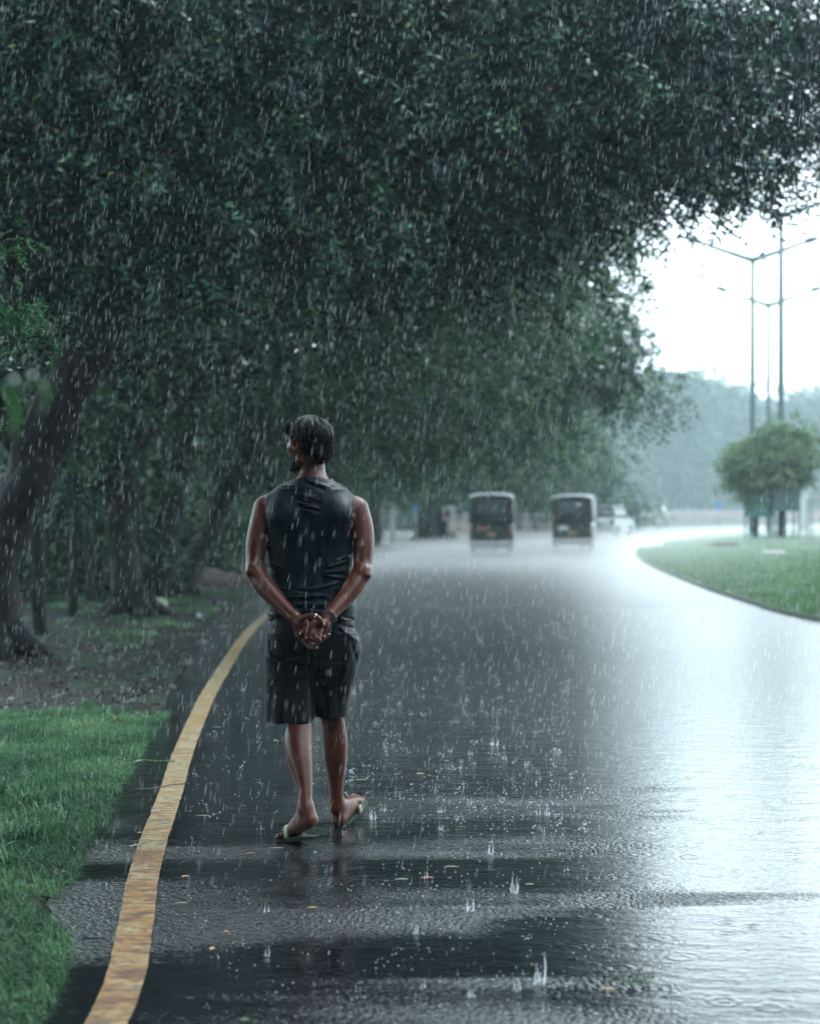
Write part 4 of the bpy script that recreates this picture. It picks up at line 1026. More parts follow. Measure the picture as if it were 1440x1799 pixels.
# left fingers curled under, tips at lower right
for pts_ in ([(545, 1112, 6.79, .0105), (562, 1119, 6.765, .0098), (572, 1118, 6.748, .009), (577.5, 1115, 6.742, .0082)],
             [(541, 1118, 6.79, .0108), (556, 1126, 6.765, .0100), (565, 1124, 6.745, .0090), (569.5, 1119, 6.738, .0084)],
             [(536, 1122, 6.79, .0106), (549, 1131, 6.765, .0098), (558, 1129, 6.745, .0090), (562, 1124.5, 6.738, .0082)],
             [(532, 1122, 6.79, .0098), (541, 1134, 6.77, .0090), (550, 1138, 6.752, .0082), (556, 1138, 6.748, .0074)]):
    B.chain([(Q(a, b, c), r_) for a, b, c, r_ in pts_], kf)
# right thumb bent down in front
B.chain([(Q(566, 1094, 6.762), .0135), (Q(555, 1092, 6.742), .0122), (Q(546, 1098, 6.732), .0112), (Q(543, 1108, 6.730), .0102), (Q(538.5, 1118, 6.730), .0088)], kf)
# right fingers folded, tips to the lower left and below
for pts_ in ([(550, 1103, 6.755, .0105), (540, 1105, 6.742, .0098), (533, 1109, 6.738, .0092), (528, 1114, 6.738, .0082)],
             [(552, 1108, 6.752, .0105), (545, 1115, 6.742, .0098), (545, 1122, 6.738, .0092), (550, 1124, 6.736, .0080)],
             [(558, 1110, 6.752, .0105), (553, 1118, 6.740, .0096), (554, 1124, 6.736, .0088), (557, 1121, 6.732, .0078)],
             [(564, 1108, 6.755, .0098), (561, 1114, 6.745, .0088), (562, 1120, 6.740, .0080)]):
    B.chain([(Q(a, b, c), r_) for a, b, c, r_ in pts_], kf)
B.mesh('body', M['skin'], man)
for (a, b, c, r_) in [(538.3, 1119, 6.724, .0052), (568.5, 1096.5, 6.7305, .0052), (577.5, 1114, 6.735, .0045), (569.5, 1118, 6.731, .0045), (562.5, 1123.5, 6.731, .0045), (556.5, 1138, 6.742, .0038), (528, 1113, 6.732, .0048)]:
    MB().ball(Q(a, b, c), (r_, r_ * .5, r_ * 1.3), 8, 6).build('fingernail', M['nail'], man, True)
# ring and wrist band
def torus(c, axis, Rr, r, mat, name, seg=18, lump=0):
    axis = Vector(axis).normalized(); a = axis.orthogonal().normalized(); b = axis.cross(a); P = [Vector(c) + (a * math.cos(t) + b * math.sin(t)) * Rr for t in np.linspace(0, 2 * math.pi, seg + 1)]
    mb = MB()
    if lump:
        for p in P[:-1]: mb.ball(tuple(p), r, 7, 5)
    else: mb.tube(P, r, 8)
    return mb.build(name, mat, man, True)
torus(Q(554, 1083, 6.742), (1, 0, -.3), .0118, .0024, simple('silver', (.7, .7, .68), (.6, .6, .6), .2, 9, metal=1), 'ring')
ba = Q(570, 1092, 6.785) - Q(590, 1068, 6.83)
torus(Q(579, 1082, 6.803), ba, .0295, .0050, M['rubber'], 'wristband', 22, 1); torus(Q(576.5, 1085, 6.80), ba, .0285, .0046, M['rubber'], 'wristband', 22, 1)

# ---- shirt
S = Field((-.32, -.40, -.02), (.32, .50, 1.76), .0042)
S.a = TOR - .008
S.loft([(Q(0, 1094, 7)[2], .000, -.004, .168, .124), (Q(0, 1070, 7)[2], -.002, -.004, .172, .126), (Q(0, 1040, 7)[2], -.005, 0, .165, .115), (Q(0, 1010, 7)[2], -.008, 0, .163, .110), (Q(0, 975, 7)[2], -.008, 0, .168, .112),
        (Q(0, 940, 7)[2], -.006, 0, .177, .118), (Q(0, 905, 7)[2], -.005, 0, .183, .120), (Q(0, 880, 7)[2], -.004, 0, .168, .108), (Q(0, 862, 7)[2], -.002, 0, .125, .090)], .03, 2.3)
S.cap(Q(500, 905, 6.93), Q(512, 935, 6.94), .058, .05, .04); S.cap(Q(592, 905, 6.93), Q(580, 935, 6.94), .058, .05, .04)
nk2 = Q(549, 862, 6.985)
S.cap(Q(549, 868, 6.98), Q(549, 856, 6.985), .082, .068, .03)
sl, X, Y, Z = S.win((-.26, -.24, .82), (.26, .24, 1.52))
px_, py_ = pxz(X, Z)
# folds: gathered bands between the shoulder blades, drag lines at the waist, bunching above the hem
fs = [(524, 866, 560, 878, 2.0, .008), (528, 872, 566, 884, 2.2, -.008), (523, 872, 558, 872, 2.2, .006), (523, 864, 560, 884, 1.6, -.004), (530, 884, 560, 893, 2.4, .008), (527, 879, 562, 886, 1.8, -.008), (534, 896, 560, 903, 2.4, .006), (531, 890, 562, 897, 1.8, -.007),
      (538, 848, 572, 862, 2.2, -.008), (545, 845, 580, 856, 2.2, .006), (545, 910, 552, 960, 9, -.008), (545, 960, 545, 1020, 10, -.006),
      (575, 1004, 612, 1000, 2.2, .006), (572, 1008, 610, 1016, 2.0, .006), (580, 994, 612, 985, 2.2, .005), (578, 1000, 611, 992, 1.8, -.006), (590, 985, 614, 975, 2, .004),
      (486, 1030, 540, 1040, 2.2, .008), (500, 1036, 560, 1036, 2.0, -.007), (508, 1046, 575, 1043, 2.4, .008), (540, 1036, 596, 1022, 2.2, .007), (506, 1052, 580, 1051, 2.2, -.008), (505, 1058, 585, 1058, 2.6, .009), (515, 1065, 590, 1068, 2.2, -.007), (480, 1062, 520, 1075, 2.6, .007), (585, 1072, 618, 1092, 3, .008), (590, 1078, 620, 1086, 2, -.007), (575, 1048, 612, 1062, 2.4, .006),
      (472, 1075, 500, 1085, 2.4, .007), (474, 985, 505, 1000, 2.2, .004), (474, 996, 500, 1012, 2, -.004)]
f = ramps(px_, py_, fs)
wv = .0022 * np.sin(px_ * .21 + 2.0 * np.sin(py_ * .035)) * np.exp(-((py_ - 1050) / 60.) ** 2)
S.a[sl] = S.a[sl] - (f + wv) * np.clip(-Y / .04, 0, 1)
# hem rises and falls; arm holes and neck opening
hem = Q(0, 1088, 7)[2] + .006 * np.sin(X * 38) + .004 * np.sin(X * 90 + 1)
S.a[sl] = np.maximum(S.a[sl], hem - Z)
for s_, c_ in ((-1, sL), (1, sR)):
    xa = c_[0] + .002 * s_
    lim = (X - xa) * s_ + .02 * np.clip((c_[2] - .01 - Z) / .09, 0, 1) * (Z > c_[2] - .15)
    d = np.maximum(lim, (c_[2] - .105) - Z)      # keep inside this plane above the arm pit
    S.a[sl] = np.maximum(S.a[sl], np.where(Z > c_[2] - .105, lim, -1.0) + 0 * Y)
S.a[:, :, :int((.80 - S.lo[2]) / S.h)] = .5
neckz = Q(0, 839, 7)[2] - .10 * np.clip(Y + .02, 0, .2) + .35 * np.maximum(np.abs(X - .002) - .045, 0) * -1
S.a[sl] = np.maximum(S.a[sl], np.where((np.abs(X) < .075), Z - neckz, -1.0))
S.mesh('shirt', M['shirt'], man)
# piping round the arm holes
def surf_pts(field, xs, zs, back=True):
    out_ = []
    for x, z in zip(xs, zs):
        i = int(round((x - field.lo[0]) / field.h)); k = int(round((z - field.lo[2]) / field.h)); colm = field.a[i, :, k]
        idx = np.where(colm < 0)[0]
        if len(idx): out_.append((x, field.lo[1] + field.h * (idx[0] if back else idx[-1]), z))
    return out_
for s_, c_ in ((-1, sL), (1, sR)):
    zs = np.linspace(c_[2] - .10, c_[2] + .048, 16); xs = c_[0] + .002 * s_ - s_ * .02 * np.clip((c_[2] - .01 - zs) / .09, 0, 1) - s_ * .006
    P = surf_pts(S, xs, zs)
    if len(P) > 3: MB().tube(spl(P, 3), .0024, 6).build('armhole_piping', M['piping'], man, True)
nb = [Q(549, 841, 6.995) + [.0585 * math.cos(a), .0585 * math.sin(a), -.010 * (math.sin(a) + 1) + .002 - .004 * abs(math.cos(a))] for a in np.linspace(0, 2 * math.pi, 28)]
MB().tube(nb, .0055, 8).build('collar', M['shirt'], man, True)

# ---- shorts
T = Field((-.26, -.26, .36), (.26, .28, 1.02), .0045)
z_ = lambda py: Q(0, py, 7)[2]
T.loft([(z_(1165), .0, .0, .172, .125), (z_(1130), .0, -.004, .180, .130), (z_(1095), .0, -.004, .174, .130), (z_(1070), 0, -.002, .160, .118)], .02, 2.4)
T.loft([(z_(1290), -.086, -.03, .100, .098), (z_(1265), -.0865, -.03, .101, .100), (z_(1200), -.086, -.01, .104, .108), (z_(1140), -.088, 0, .106, .118), (z_(1110), -.085, 0, .10, .118)], .012, 2.3)
T.loft([(z_(1290), .074, .075, .066, .092), (z_(1262), .075, .075, .068, .094), (z_(1232), .076, .065, .073, .098), (z_(1196), .088, .04, .086, .104), (z_(1150), .102, .015, .094, .112), (z_(1110), .085, .0, .10, .118)], .012, 2.3)
T.loft([(z_(1240), .01, .02, .035, .06), (z_(1150), .005, .0, .06, .09)], .02)
T.ell(Q(622, 1140, 7.0), (.026, .05, .05), None, .02)
T.ell(Q(614, 1178, 7.02), (.018, .04, .035), None, .02)
sl, X, Y, Z = T.win(T.lo, T.lo + T.n * T.h); px_, py_ = pxz(X, Z)
fs = [(548, 1130, 556, 1265, 5, -.014), (470, 1150, 530, 1175, 4, .005), (475, 1190, 545, 1180, 5, .005), (480, 1230, 500, 1262, 5, .005), (520, 1225, 530, 1262, 6, .006), (506, 1200, 512, 1262, 4, -.005), (560, 1170, 610, 1195, 4, .006), (565, 1200, 604, 1210, 4, .005), (575, 1215, 580, 1262, 5, .006), (592, 1215, 596, 1258, 4, -.005),
      (600, 1100, 630, 1125, 3, .006), (604, 1096, 626, 1104, 2, -.005), (618, 1128, 626, 1160, 3, -.006), (470, 1110, 478, 1150, 3, .005), (545, 1150, 600, 1160, 3, -.004), (500, 1160, 545, 1150, 3, .004), (612, 1160, 600, 1200, 4, .006), (482, 1205, 478, 1258, 4, -.004)]
f = ramps(px_, py_, fs); T.a[sl] = T.a[sl] - f * np.clip(-Y / .03, 0, 1)
T.a[sl] = T.a[sl] - .003 * np.sin(px_ * .16 + 3) * np.clip((py_ - 1150) / 100, 0, 1)
hemL = np.where(X < .003, z_(1264) + .004 * np.sin(X * 60) - .002, z_(1262) + .05 * (X - .05) + .003 * np.sin(X * 80))
T.a[sl] = np.maximum(T.a[sl], hemL - Z)
T.mesh('shorts', M['shorts'], man)

# ---- hair: a cap following the skull, then locks combed back over it
Hf = Field(HC + [-.16, -.16, -.13], HC + [.16, .16, .13], .0036)
Hf.ell(Hd(0, -.010, .012), (.080, .099, .0895), HR, .01)
Hf.cap(Hd(-.022, -.070, -.045), Hd(.022, -.070, -.045), .026, .026, .03); Hf.cap(Hd(-.015, -.058, -.068), Hd(.015, -.058, -.068), .026, .026, .03)
Hf.cap(Hd(-.028, .070, .058), Hd(.022, .072, .058), .026, .026, .03)
sl, X, Y, Z = Hf.win(Hf.lo, Hf.lo + Hf.n * Hf.h)
x, y, z = X - HC[0], Y - HC[1], Z - HC[2]
rr_ = Rt[0] * x + Rt[1] * y + Rt[2] * z; ff = Fw[0] * x + Fw[1] * y + Fw[2] * z; uu = Up[0] * x + Up[1] * y + Up[2] * z
azm = np.arctan2(rr_, -ff)
Hf.a[sl] -= .0020 * np.sin(azm * 26 + 3 * np.sin(uu * 40)) + .0014 * np.sin(azm * 47 + uu * 60)
line = np.where(ff > .035, .030, np.where(ff > -.012, .005 , -.078 + .0 * ff)) - np.clip((np.abs(rr_) - .05) * 0, 0, 1)
side_line = np.clip((ff + .05) / .06, 0, 1) * .085 - .082      # rises from the nape past the ear
lim = np.where(ff > .035, .035, side_line)
Hf.a[sl] = np.maximum(Hf.a[sl], lim - uu)
M['hair_cap'] = simple('wet_black_hair_roots', (.003, .003, .004), (.006, .006, .007), .6, 60, spec=.05)
Hf.mesh('hair', M['hair_cap'], man)
mb = MB(); hr = np.random.default_rng(3)
for k in range(430):
    a0 = hr.uniform(-math.pi, math.pi); st = hr.uniform(0, .9)
    # start near the crown, run down and back over the skull ellipsoid
    az = a0; P = []; el0 = math.pi / 2 - st; ln = hr.uniform(.6, 2.0)
    for i in range(9):
        e_ = el0 - ln * i / 8 * 1.1; az2 = az + .05 * math.sin(i * .8 + k)
        lift = .002 + .003 * math.sin(i * .7 + k * 1.7)
        dv = np.array([math.cos(e_) * math.sin(az2), -math.cos(e_) * math.cos(az2), math.sin(e_)])
        p = Hd(0, -.010, .012) + Rt * dv[0] * (.080 + lift) + Fw * dv[1] * (.099 + lift) + Up * dv[2] * (.0895 + lift)
        q = p - HC; fl = q @ Fw; ul = q @ Up
        lm = .034 if fl > .035 else (min(1, max(0, (fl + .05) / .06)) * .085 - .086)
        if ul < lm: break
        P.append(p)
    if len(P) > 2: mb.tube(P, list(np.linspace(.0040, .0012, len(P)) * hr.uniform(.6, 1.3)), 5)
for k in range(22):     # front tuft falling over the forehead
    u0 = hr.uniform(-.05, .05); p0 = Hd(u0, .074, .064); mb.tube([p0, Hd(u0 - .004, .092, .058 + hr.uniform(-.008, .008)), Hd(u0 - .006 + hr.uniform(-.010, .010), .099 + hr.uniform(-.006, .006), .044 + hr.uniform(-.010, .010))], [.0034, .0026, .0008], 5)
for k in range(46):     # short ends at the nape
    u0 = hr.uniform(-.055, .055); p0 = Hd(u0, -.082 + abs(u0) * .35, -.055); mb.tube([p0, Hd(u0 * .95, -.078 + abs(u0) * .3, -.078), Hd(u0 * .88 + hr.uniform(-.003, .003), -.068 + abs(u0) * .3, -.096 + hr.uniform(-.006, .004))], [.003, .0024, .0006], 5)
mb.build('hair_locks', M['hair'], man, True)
# beard along the jaw
Bf = Field(HC + [-.13, -.13, -.15], HC + [.13, .13, .06], B.h)
i0 = np.round((Bf.lo - B.lo) / B.h).astype(int); Bf.lo = B.lo + i0 * B.h; Bf.n = np.round(np.array([.26, .26, .21]) / B.h).astype(int)
Bf.a = (B.a[i0[0]:i0[0] + Bf.n[0], i0[1]:i0[1] + Bf.n[1], i0[2]:i0[2] + Bf.n[2]] - .0022).copy(); Bf.n = np.array(Bf.a.shape)
sl, X, Y, Z = Bf.win(Bf.lo, Bf.lo + (Bf.n - 1) * Bf.h)
x, y, z = X - HC[0], Y - HC[1], Z - HC[2]
rr_ = Rt[0] * x + Rt[1] * y + Rt[2] * z; ff = Fw[0] * x + Fw[1] * y + Fw[2] * z; uu = Up[0] * x + Up[1] * y + Up[2] * z
nz_ = .002 * np.sin(ff * 700) * np.sin(uu * 650)
jaw = np.maximum(np.maximum(.018 - ff, uu + .056 + nz_), -(uu + .120)); burn = np.maximum(np.abs(ff - .024) - .010, np.maximum(uu - .02, -.07 - uu))
must = np.maximum(np.maximum(uu + .046, -.058 - uu), np.maximum(.07 - ff, np.abs(rr_) - .032))
Bf.a = np.maximum(Bf.a, np.minimum(np.minimum(jaw, burn), must)).astype(np.float32)
Bf.mesh('beard', simple('wet_beard', (.004, .004, .004), (.010, .008, .007), .7, 60, spec=.1), man)

# ---- sandals
M['sole'] = simple('dark_green_sole', (.008, .018, .015), (.014, .028, .022), .6, 20, spec=.15)
M['insole'] = simple('pale_green_insole', (.035, .05, .042), (.08, .10, .085), .6, 26, spec=.15)
M['strap'] = simple('yellow_green_strap', (.12, .11, .035), (.18, .15, .045), .35, 12)
M['strap2'] = simple('pale_strap', (.38, .44, .38), (.5, .55, .48), .3, 12)
def sandal(heel, dirv, upv, L_, name_lab):
    f_ = np.array(dirv, float); f_ /= np.linalg.norm(f_); u_ = np.array(upv, float); s_ = np.cross(f_, u_); s_ /= np.linalg.norm(s_); u_ = np.cross(s_, f_)
    root = bpy.data.objects.new('sandal', None); col.objects.link(root); root.parent = man; root['label'] = name_lab
    t = np.linspace(0, 1, 22); hw = .034 + .011 * np.sin((t - .25) * 3.4); hw = hw * np.clip(np.sin(np.pi * np.clip(t * .9 + .07, 0, 1)) ** .32, 0, 1)
    out2 = [(a * L_ - .02, w_) for a, w_ in zip(t, hw)] + [(a * L_ - .02, -w_) for a, w_ in zip(t[::-1], hw[::-1])]
    fr = lambda a, b, c: tuple(np.array(heel) + f_ * a + s_ * b + u_ * c)
    MB().prism(out2, -.016, -.003, fr).build('sole', M['sole'], root)
    MB().prism([(a, b * .97) for a, b in out2], -.003, .0, fr).build('insole', M['insole'], root)
    for k, (mt, dx) in enumerate((('strap', 0), ('strap2', .014), ('strap', .028))):
        P = [fr(.115 + dx, -.043, -.004), fr(.125 + dx, -.036, .022), fr(.145 + dx, -.012, .042), fr(.15 + dx, .012, .040), fr(.135 + dx, .034, .022), fr(.12 + dx, .043, -.004)]
        MB().tube(spl(P, 4), .0042 if k != 1 else .005, 7).build('strap', M[mt], root, True)
    MB().tube(spl([fr(.15, 0, .043), fr(.19, -.004, .03), fr(.205, -.006, .0)], 4), .004, 6).build('strap', M['strap'], root, True)
    return root
# left: front on the ground, back lifted
lh0 = Q(555, 1469, 6.74); lt0 = Q(491, 1474, 6.90)
sandal(lh0 + np.array([-.01, .012, .0]), lt0 - lh0 + np.array([-.0, .03, .0]), (0, 0, 1), .245, 'sandal with its heel lifted off the road')
fu = np.cross(sd2, fd); 
if fu[2] < 0: fu = -fu
sandal(RH - fu * .036 - fd * .015, fd, fu, .262, 'sandal landing on its heel with the toes raised')
# ------------------------------------------------------------------ leaves and twigs on the wet road
M['lf_yellow'] = simple('yellow_leaf', (.32, .22, .04), (.25, .15, .03), .3, 40)
M['lf_orange'] = simple('orange_leaf', (.26, .11, .03), (.18, .08, .03), .3, 40)
M['lf_green'] = simple('green_leaf', (.06, .12, .05), (.10, .17, .07), .3, 40)
M['lf_pale'] = simple('pale_leaf', (.22, .23, .16), (.17, .19, .13), .3, 40)
def fallen_leaf(px, py, L_, wd, rz, mat, label):
    p_ = G(px, py, .012); V = []; F = []; n = 7
    for i in range(n):
        t = i / (n - 1); hw = wd * .5 * math.sin(math.pi * (.04 + .92 * t)) ** .8; cz = .0015 * math.sin(t * 3.1) + .001
        V += [(L_ * (t - .5), -hw, cz + .002), (L_ * (t - .5), 0, cz), (L_ * (t - .5), hw, cz + .003)]
    for i in range(n - 1):
        for k in range(2): a = i * 3 + k; F.append((a, a + 3, a + 4, a + 1))
    o_ = mesh('fallen_leaf', V, F, M[mat]); o_.location = p_; o_.rotation_euler = (0, 0, rz)
    tag(o_, label, 'leaf', 'fallen leaves scattered on the wet road')
FL = [(440, 1500, .035, .014, .2, 'lf_orange', 'small orange leaf lying behind the heel of the raised sandal'),
      (485, 1491, .055, .012, 0, 'lf_pale', 'pale narrow leaf directly below the left sandal'),
      (326, 1541, .032, .014, .4, 'lf_yellow', 'yellow leaf right of the yellow line, level with the first rough band'),
      (318, 1588, .05, .012, .1, 'lf_pale', 'pale leaf close to the right side of the yellow line'),
      (549, 1596, .036, .015, .1, 'lf_yellow', 'bright yellow leaf alone on the dark patch below the sandals'),
      (373, 1668, .024, .016, 1.2, 'lf_yellow', 'tiny yellow leaf standing on edge near the bottom'),
      (398, 1638, .02, .012, .5, 'lf_orange', 'tiny brown orange leaf left of the dark patch centre'),
      (430, 1793, .03, .016, 0, 'lf_green', 'green leaf at the very bottom edge of the photo'),
      (634, 1371, .055, .022, .1, 'lf_green', 'green leaf right of the calves, above the right sandal'),
      (705, 1546, .05, .016, .1, 'lf_green', 'dull green leaf right of the two sandals'),
      (750, 1543, .05, .014, .15, 'lf_orange', 'tan leaf in the middle of the lane beside a dull green one'),
      (793, 1524, .055, .012, 0, 'lf_pale', 'pale leaf on the upper side of the central rough band'),
      (1000, 1730, .04, .010, 0, 'lf_pale', 'pale leaf right of the tallest water splash'),
      (1068, 1739, .055, .012, .05, 'lf_yellow', 'tan blade touching the green sprig at the bottom'),
      (1122, 1703, .022, .012, .2, 'lf_orange', 'tiny orange leaf above the green sprig'),
      (112, 1533, .045, .03, .9, 'lf_yellow', 'yellow orange leaf on the edge of the grass'),
      (62, 1662, .04, .018, .1, 'lf_green', 'light green leaf on the asphalt beside the lower grass edge'),
      (130, 1677, .06, .012, .05, 'lf_green', 'long green leaf on the dark strip left of the yellow line'),
      (246, 1464, .022, .016, .3, 'lf_orange', 'small orange leaf just left of the yellow line'),
      (198, 1509, .024, .012, .1, 'lf_orange', 'brown leaf on the strip between grass and yellow line'),
      (640, 1198, .05, .016, 0, 'lf_orange', 'distant orange leaf right of the shorts'),
      (738, 1360, .04, .018, .2, 'lf_yellow', 'yellow leaf among the splashes in mid lane'),
      (356, 1434, .06, .008, 0, 'lf_pale', 'pale thin leaf right of the line, level with the raised heel'),
      (380, 1278, .05, .014, -.2, 'lf_green', 'green leaf beside the line, level with the hem of the shorts'),
      (930, 1555, .03, .012, 0, 'lf_pale', 'small pale leaf on the rough band to the right of the lane')]
for a in FL: fallen_leaf(*a)
def twig_obj(pts, r, mat, label, name='fallen_twig', bumps=0):
    P = [G(x, y, .014) for x, y in pts]; o0 = P[0].copy(); P = spl(P, 5)
    P = np.array([q + rng.normal(scale=.0015, size=3) * [1, 1, .5] for q in P])
    mb = MB(); mb.tube(P - o0, np.linspace(r, r * .5, len(P)), 6)
    for k in range(bumps):
        i = rng.integers(1, len(P) - 1); q = P[i] - o0; dd = rng.normal(size=3) * .03; dd[2] = abs(dd[2]) * .2
        mb.tube([q, q + dd], [r * .6, r * .2], 5)
    o_ = mb.build(name, M[mat], None, True); o_.location = o0; return tag(o_, label, 'twig')
twig_obj([(222, 1388), (265, 1385), (300, 1379), (334, 1376)], .004, 'dirtpile', 'thin brown twig lying across the yellow line', bumps=3)
twig_obj([(228, 1341), (250, 1336), (276, 1337), (308, 1336)], .006, 'lf_green', 'pale green twig reaching from the grass to the yellow line', bumps=5)
twig_obj([(72, 1574), (88, 1577), (103, 1580)], .004, 'dirtpile', 'short red brown twig at the grass edge')
twig_obj([(145, 1650), (168, 1649), (190, 1650)], .003, 'bark', 'thin dark twig left of the line near the bottom')
twig_obj([(228, 1487), (238, 1485), (250, 1480)], .004, 'lf_pale', 'pale forked twig left of the line level with the raised sandal', bumps=3)
# green sprig
q0 = G(1102, 1730, .012); rs = empty('leafy_sprig', q0, 'torn green sprig lying on the road near the bottom right', 'sprig')
MB().tube([(0, 0, .004), (.04, .01, .012), (.08, .0, .006)], [.002, .002, .001], 5).build('stem', M['lf_green'], rs, True)
A_ = rng.normal(size=(9, 3)) * [1, 1, .3]; A_ /= np.linalg.norm(A_, axis=1, keepdims=True)
Vv = leaves(np.abs(rng.normal(scale=.02, size=(9, 3))) * [1, 1, .4] + [0, 0, .006], A_, 5, .035, .010, .022, 0); Vv[:, 2] = np.clip(Vv[:, 2], .002, .04)
mesh('foliage', Vv, quads(len(Vv)), M['leaf_bright'], rs)
# leaf litter on the bare soil
lp_ = scatter_left(5200, 10.8, 20, .05, 5.5, lambda x, y, o, nz: True)
if len(lp_):
    A_ = rng.normal(size=(len(lp_), 3)) * [1, 1, .15]; A_ /= np.linalg.norm(A_, axis=1, keepdims=True)
    Vv = leaves(lp_ + [0, 0, .012], A_, 2, .03, .022, .05, 0); o = mesh('leaf_litter', Vv, quads(len(Vv)), simple('brown_litter', (.025, .02, .017), (.07, .058, .045), .35, 30), kind='stuff'); tag(o, 'dark wet leaf litter on the soil', 'leaf litter')

# ------------------------------------------------------------------ rain
def drop_mat(al):
    m, n, l, b = nmat('rain_drop'); n.remove(b)
    o_ = n['Material Output']; tr = n.new('ShaderNodeBsdfTransparent'); di = n.new('ShaderNodeBsdfTranslucent'); gl = n.new('ShaderNodeBsdfGlossy'); df = n.new('ShaderNodeBsdfDiffuse')
    di.inputs['Color'].default_value = (.9, .96, 1, 1); df.inputs['Color'].default_value = (.9, .96, 1, 1); gl.inputs['Roughness'].default_value = .2
    a = n.new('ShaderNodeAddShader'); mi = n.new('ShaderNodeMixShader'); mi.inputs[0].default_value = .5
    l.new(di.outputs[0], mi.inputs[1]); l.new(df.outputs[0], mi.inputs[2])
    m2 = n.new('ShaderNodeMixShader'); m2.inputs[0].default_value = al; l.new(tr.outputs[0], m2.inputs[1]); l.new(mi.outputs[0], m2.inputs[2])
    l.new(m2.outputs[0], o_.inputs['Surface']); return m
M['rain'] = drop_mat(.40); M['splash'] = drop_mat(.30)
def streaks(n, dmin, dmax, Lm, rm, power):
    d = (dmin ** power + (dmax ** power - dmin ** power) * rng.random(n)) ** (1 / power)
    px = rng.uniform(-60, 1500, n); py = rng.uniform(-60, 1560, n)
    P = np.stack([(px - CX) * d / FP, d, CH - (py - HY) * d / FP], axis=1); P = P[P[:, 2] > .08]; n = len(P)
    L_ = rng.uniform(.45, 1.25, (n, 1)) * Lm; r = rng.uniform(.6, 1.2, (n, 1)) * rm
    ax = np.stack([.14 + rng.normal(scale=.05, size=n), rng.normal(scale=.05, size=n), np.ones(n)], axis=1); ax /= np.linalg.norm(ax, axis=1, keepdims=True)
    sx = np.cross(ax, [0, 1, 0]); sx /= np.linalg.norm(sx, axis=1, keepdims=True); sy = np.cross(ax, sx)
    ring = [np.cos(2 * math.pi * k / 4) * sx + np.sin(2 * math.pi * k / 4) * sy for k in range(4)]
    V = np.stack([P - ax * L_ * .5] + [P - ax * L_ * .18 + q * r for q in ring] + [P + ax * L_ * .25 + q * r * .8 for q in ring] + [P + ax * L_ * .5], axis=1)
    F = []
    for k in range(4):
        a, b = 1 + k, 1 + (k + 1) % 4
        F += [(0, b, a), (a, b, b + 4), (a, b + 4, a + 4), (9, a + 4, b + 4)]
    F = (np.array(F)[None] + (np.arange(n) * 10)[:, None, None]).reshape(-1, 3)
    return V.reshape(-1, 3), F
V1, F1 = streaks(RAIN_A, 4.0, 9.5, .034, .00046, 2.4); V2, F2 = streaks(RAIN_B, 9.5, 24, .050, .00066, 1.8)
o = mesh('rain', np.vstack([V1, V2]), np.vstack([F1, F2 + len(V1)]), M['rain'], kind='stuff'); tag(o, 'streaks of heavy rain falling slightly aslant', 'rain')

# ------------------------------------------------------------------ splashes
def splash_geo(mb, c, s, tall, k=4):
    nc = int(rng.integers(1, 5)) if k < 9 else 5
    for i in range(nc):
        a = 2 * math.pi * i / nc + rng.uniform(0, 1.2); h = s * tall * rng.uniform(.25, 1.1); P = []; rr = []
        for q in range(7):
            t = q / 6; r0 = s * (.30 + .16 * math.sin(t * 2.2)) * (1 - .25 * t)
            P.append((c[0] + math.cos(a + .25 * t) * r0 + rng.normal(scale=s * .015), c[1] + math.sin(a + .25 * t) * r0, c[2] + h * t)); rr.append(s * .085 * (1.1 - .75 * t) * rng.uniform(.55, 1.45))
        mb.tube(P, rr, 6)
        for q in range(3): mb.ball((P[-1][0] + rng.normal(scale=s * .08), P[-1][1], P[-1][2] + s * rng.uniform(.05, .5)), s * rng.uniform(.02, .06), 5, 4)
    for q in range(6):      # low skirt of beads
        a = rng.uniform(0, 6.28); mb.ball((c[0] + math.cos(a) * s * .6, c[1] + math.sin(a) * s * .6, c[2] + s * rng.uniform(.02, .3)), s * rng.uniform(.03, .06), 5, 4)
    return mb
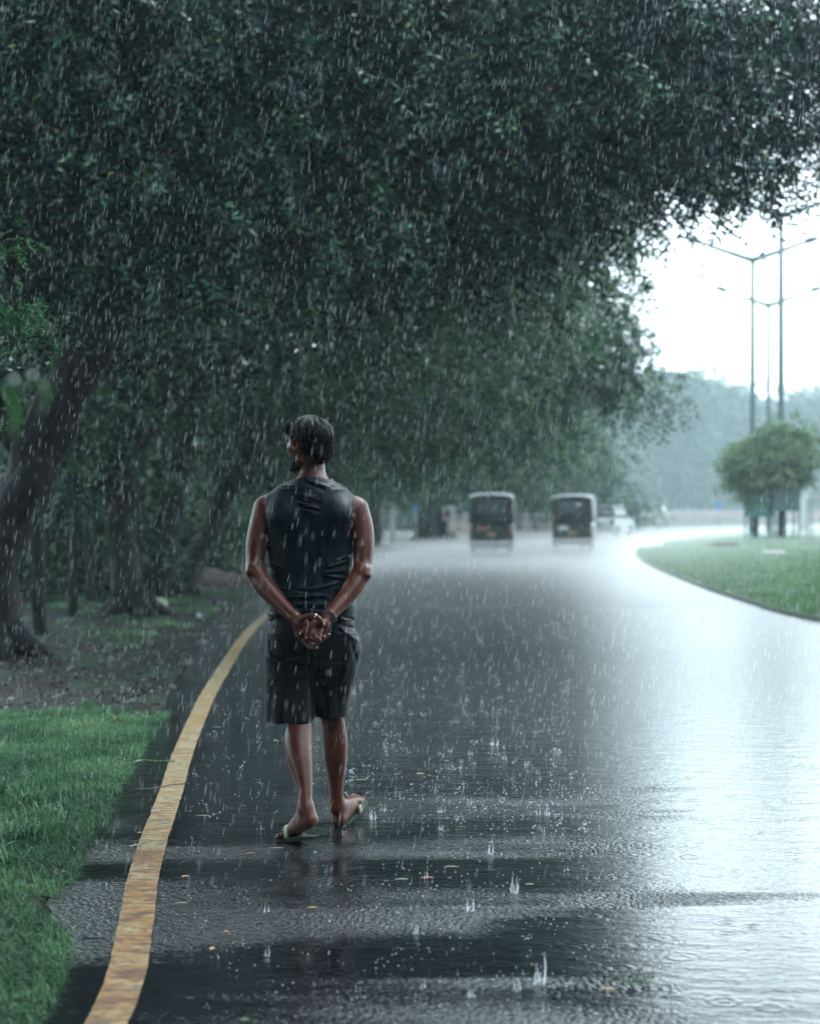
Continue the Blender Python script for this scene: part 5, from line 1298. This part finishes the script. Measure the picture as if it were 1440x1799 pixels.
sp = [(948, 1728, .040, 2.2, 'tallest crown shaped water splash, near the bottom of the lane'), (904, 1568, .038, 1.3, 'upright splash on the dark patch right of the lane middle'), (825, 1600, .034, 1.3, 'splash just left of the lane middle on the dark patch'),
      (828, 1752, .026, .9, 'low splash near the bottom, left of the tallest one'), (731, 1640, .022, 1.2, 'small splash in the left part of the dark patch'), (862, 1500, .03, 1.2, 'splash on the rough band right of the man'), (470, 1680, .02, 1.3, 'small splash left of the lane middle near the bottom'),
      (960, 1432, .030, 1.1, 'splash beside the white reflection'), (868, 1310, .05, .8, 'bright splash far right of the calves'), (655, 1440, .035, 1.0, 'splash right beside the right sandal')]
for (px, py, s, t, lab) in sp:
    c = G(px, py, .006); mb = MB(); splash_geo(mb, (0, 0, 0), s, t, 9); o_ = mb.build('water_splash', M['splash'], None, True); o_.location = c; tag(o_, lab, 'splash', 'water splashes on the road')
mb = MB()
for k in range(1350):
    far_ = k % 3 != 0
    py = rng.uniform(1060, 1470) if far_ else rng.uniform(1400, 1790)
    px = rng.uniform(330, 1000 + max(0, (py - 1300)) * .5)
    if px < 600 and rng.random() < .55: continue
    c = G(px, py, .008)
    if c[0] < np.interp(c[1], es[:, 1], es[:, 0]) + .1: continue
    if abs(c[0] + .38) < .45 and abs(c[1] - 7.0) < .7 and k % 4: continue
    g_ = 1 + (c[1] - 5) * .07
    if k % 20 == 0: splash_geo(mb, c, rng.uniform(.014, .026) * g_, rng.uniform(.6, 1.5))
    elif far_ and k % 2:
        for q in range(rng.integers(2, 6)):
            mb.ball((c[0] + rng.normal(scale=.012), c[1] + rng.normal(scale=.012), .012 + rng.uniform(0, .03)), rng.uniform(.0018, .005) * g_ * .68, 6, 4)
    else:
        for q in range(rng.integers(1, 5)):
            mb.ball((c[0] + rng.normal(scale=.02), c[1] + rng.normal(scale=.02), .01 + rng.uniform(0, .035)), rng.uniform(.0010, .0028) * g_, 5, 4)
o = mb.build('splash_droplets', M['splash'], None, True, kind='stuff'); tag(o, 'countless small splashes bouncing off the road', 'splashes')
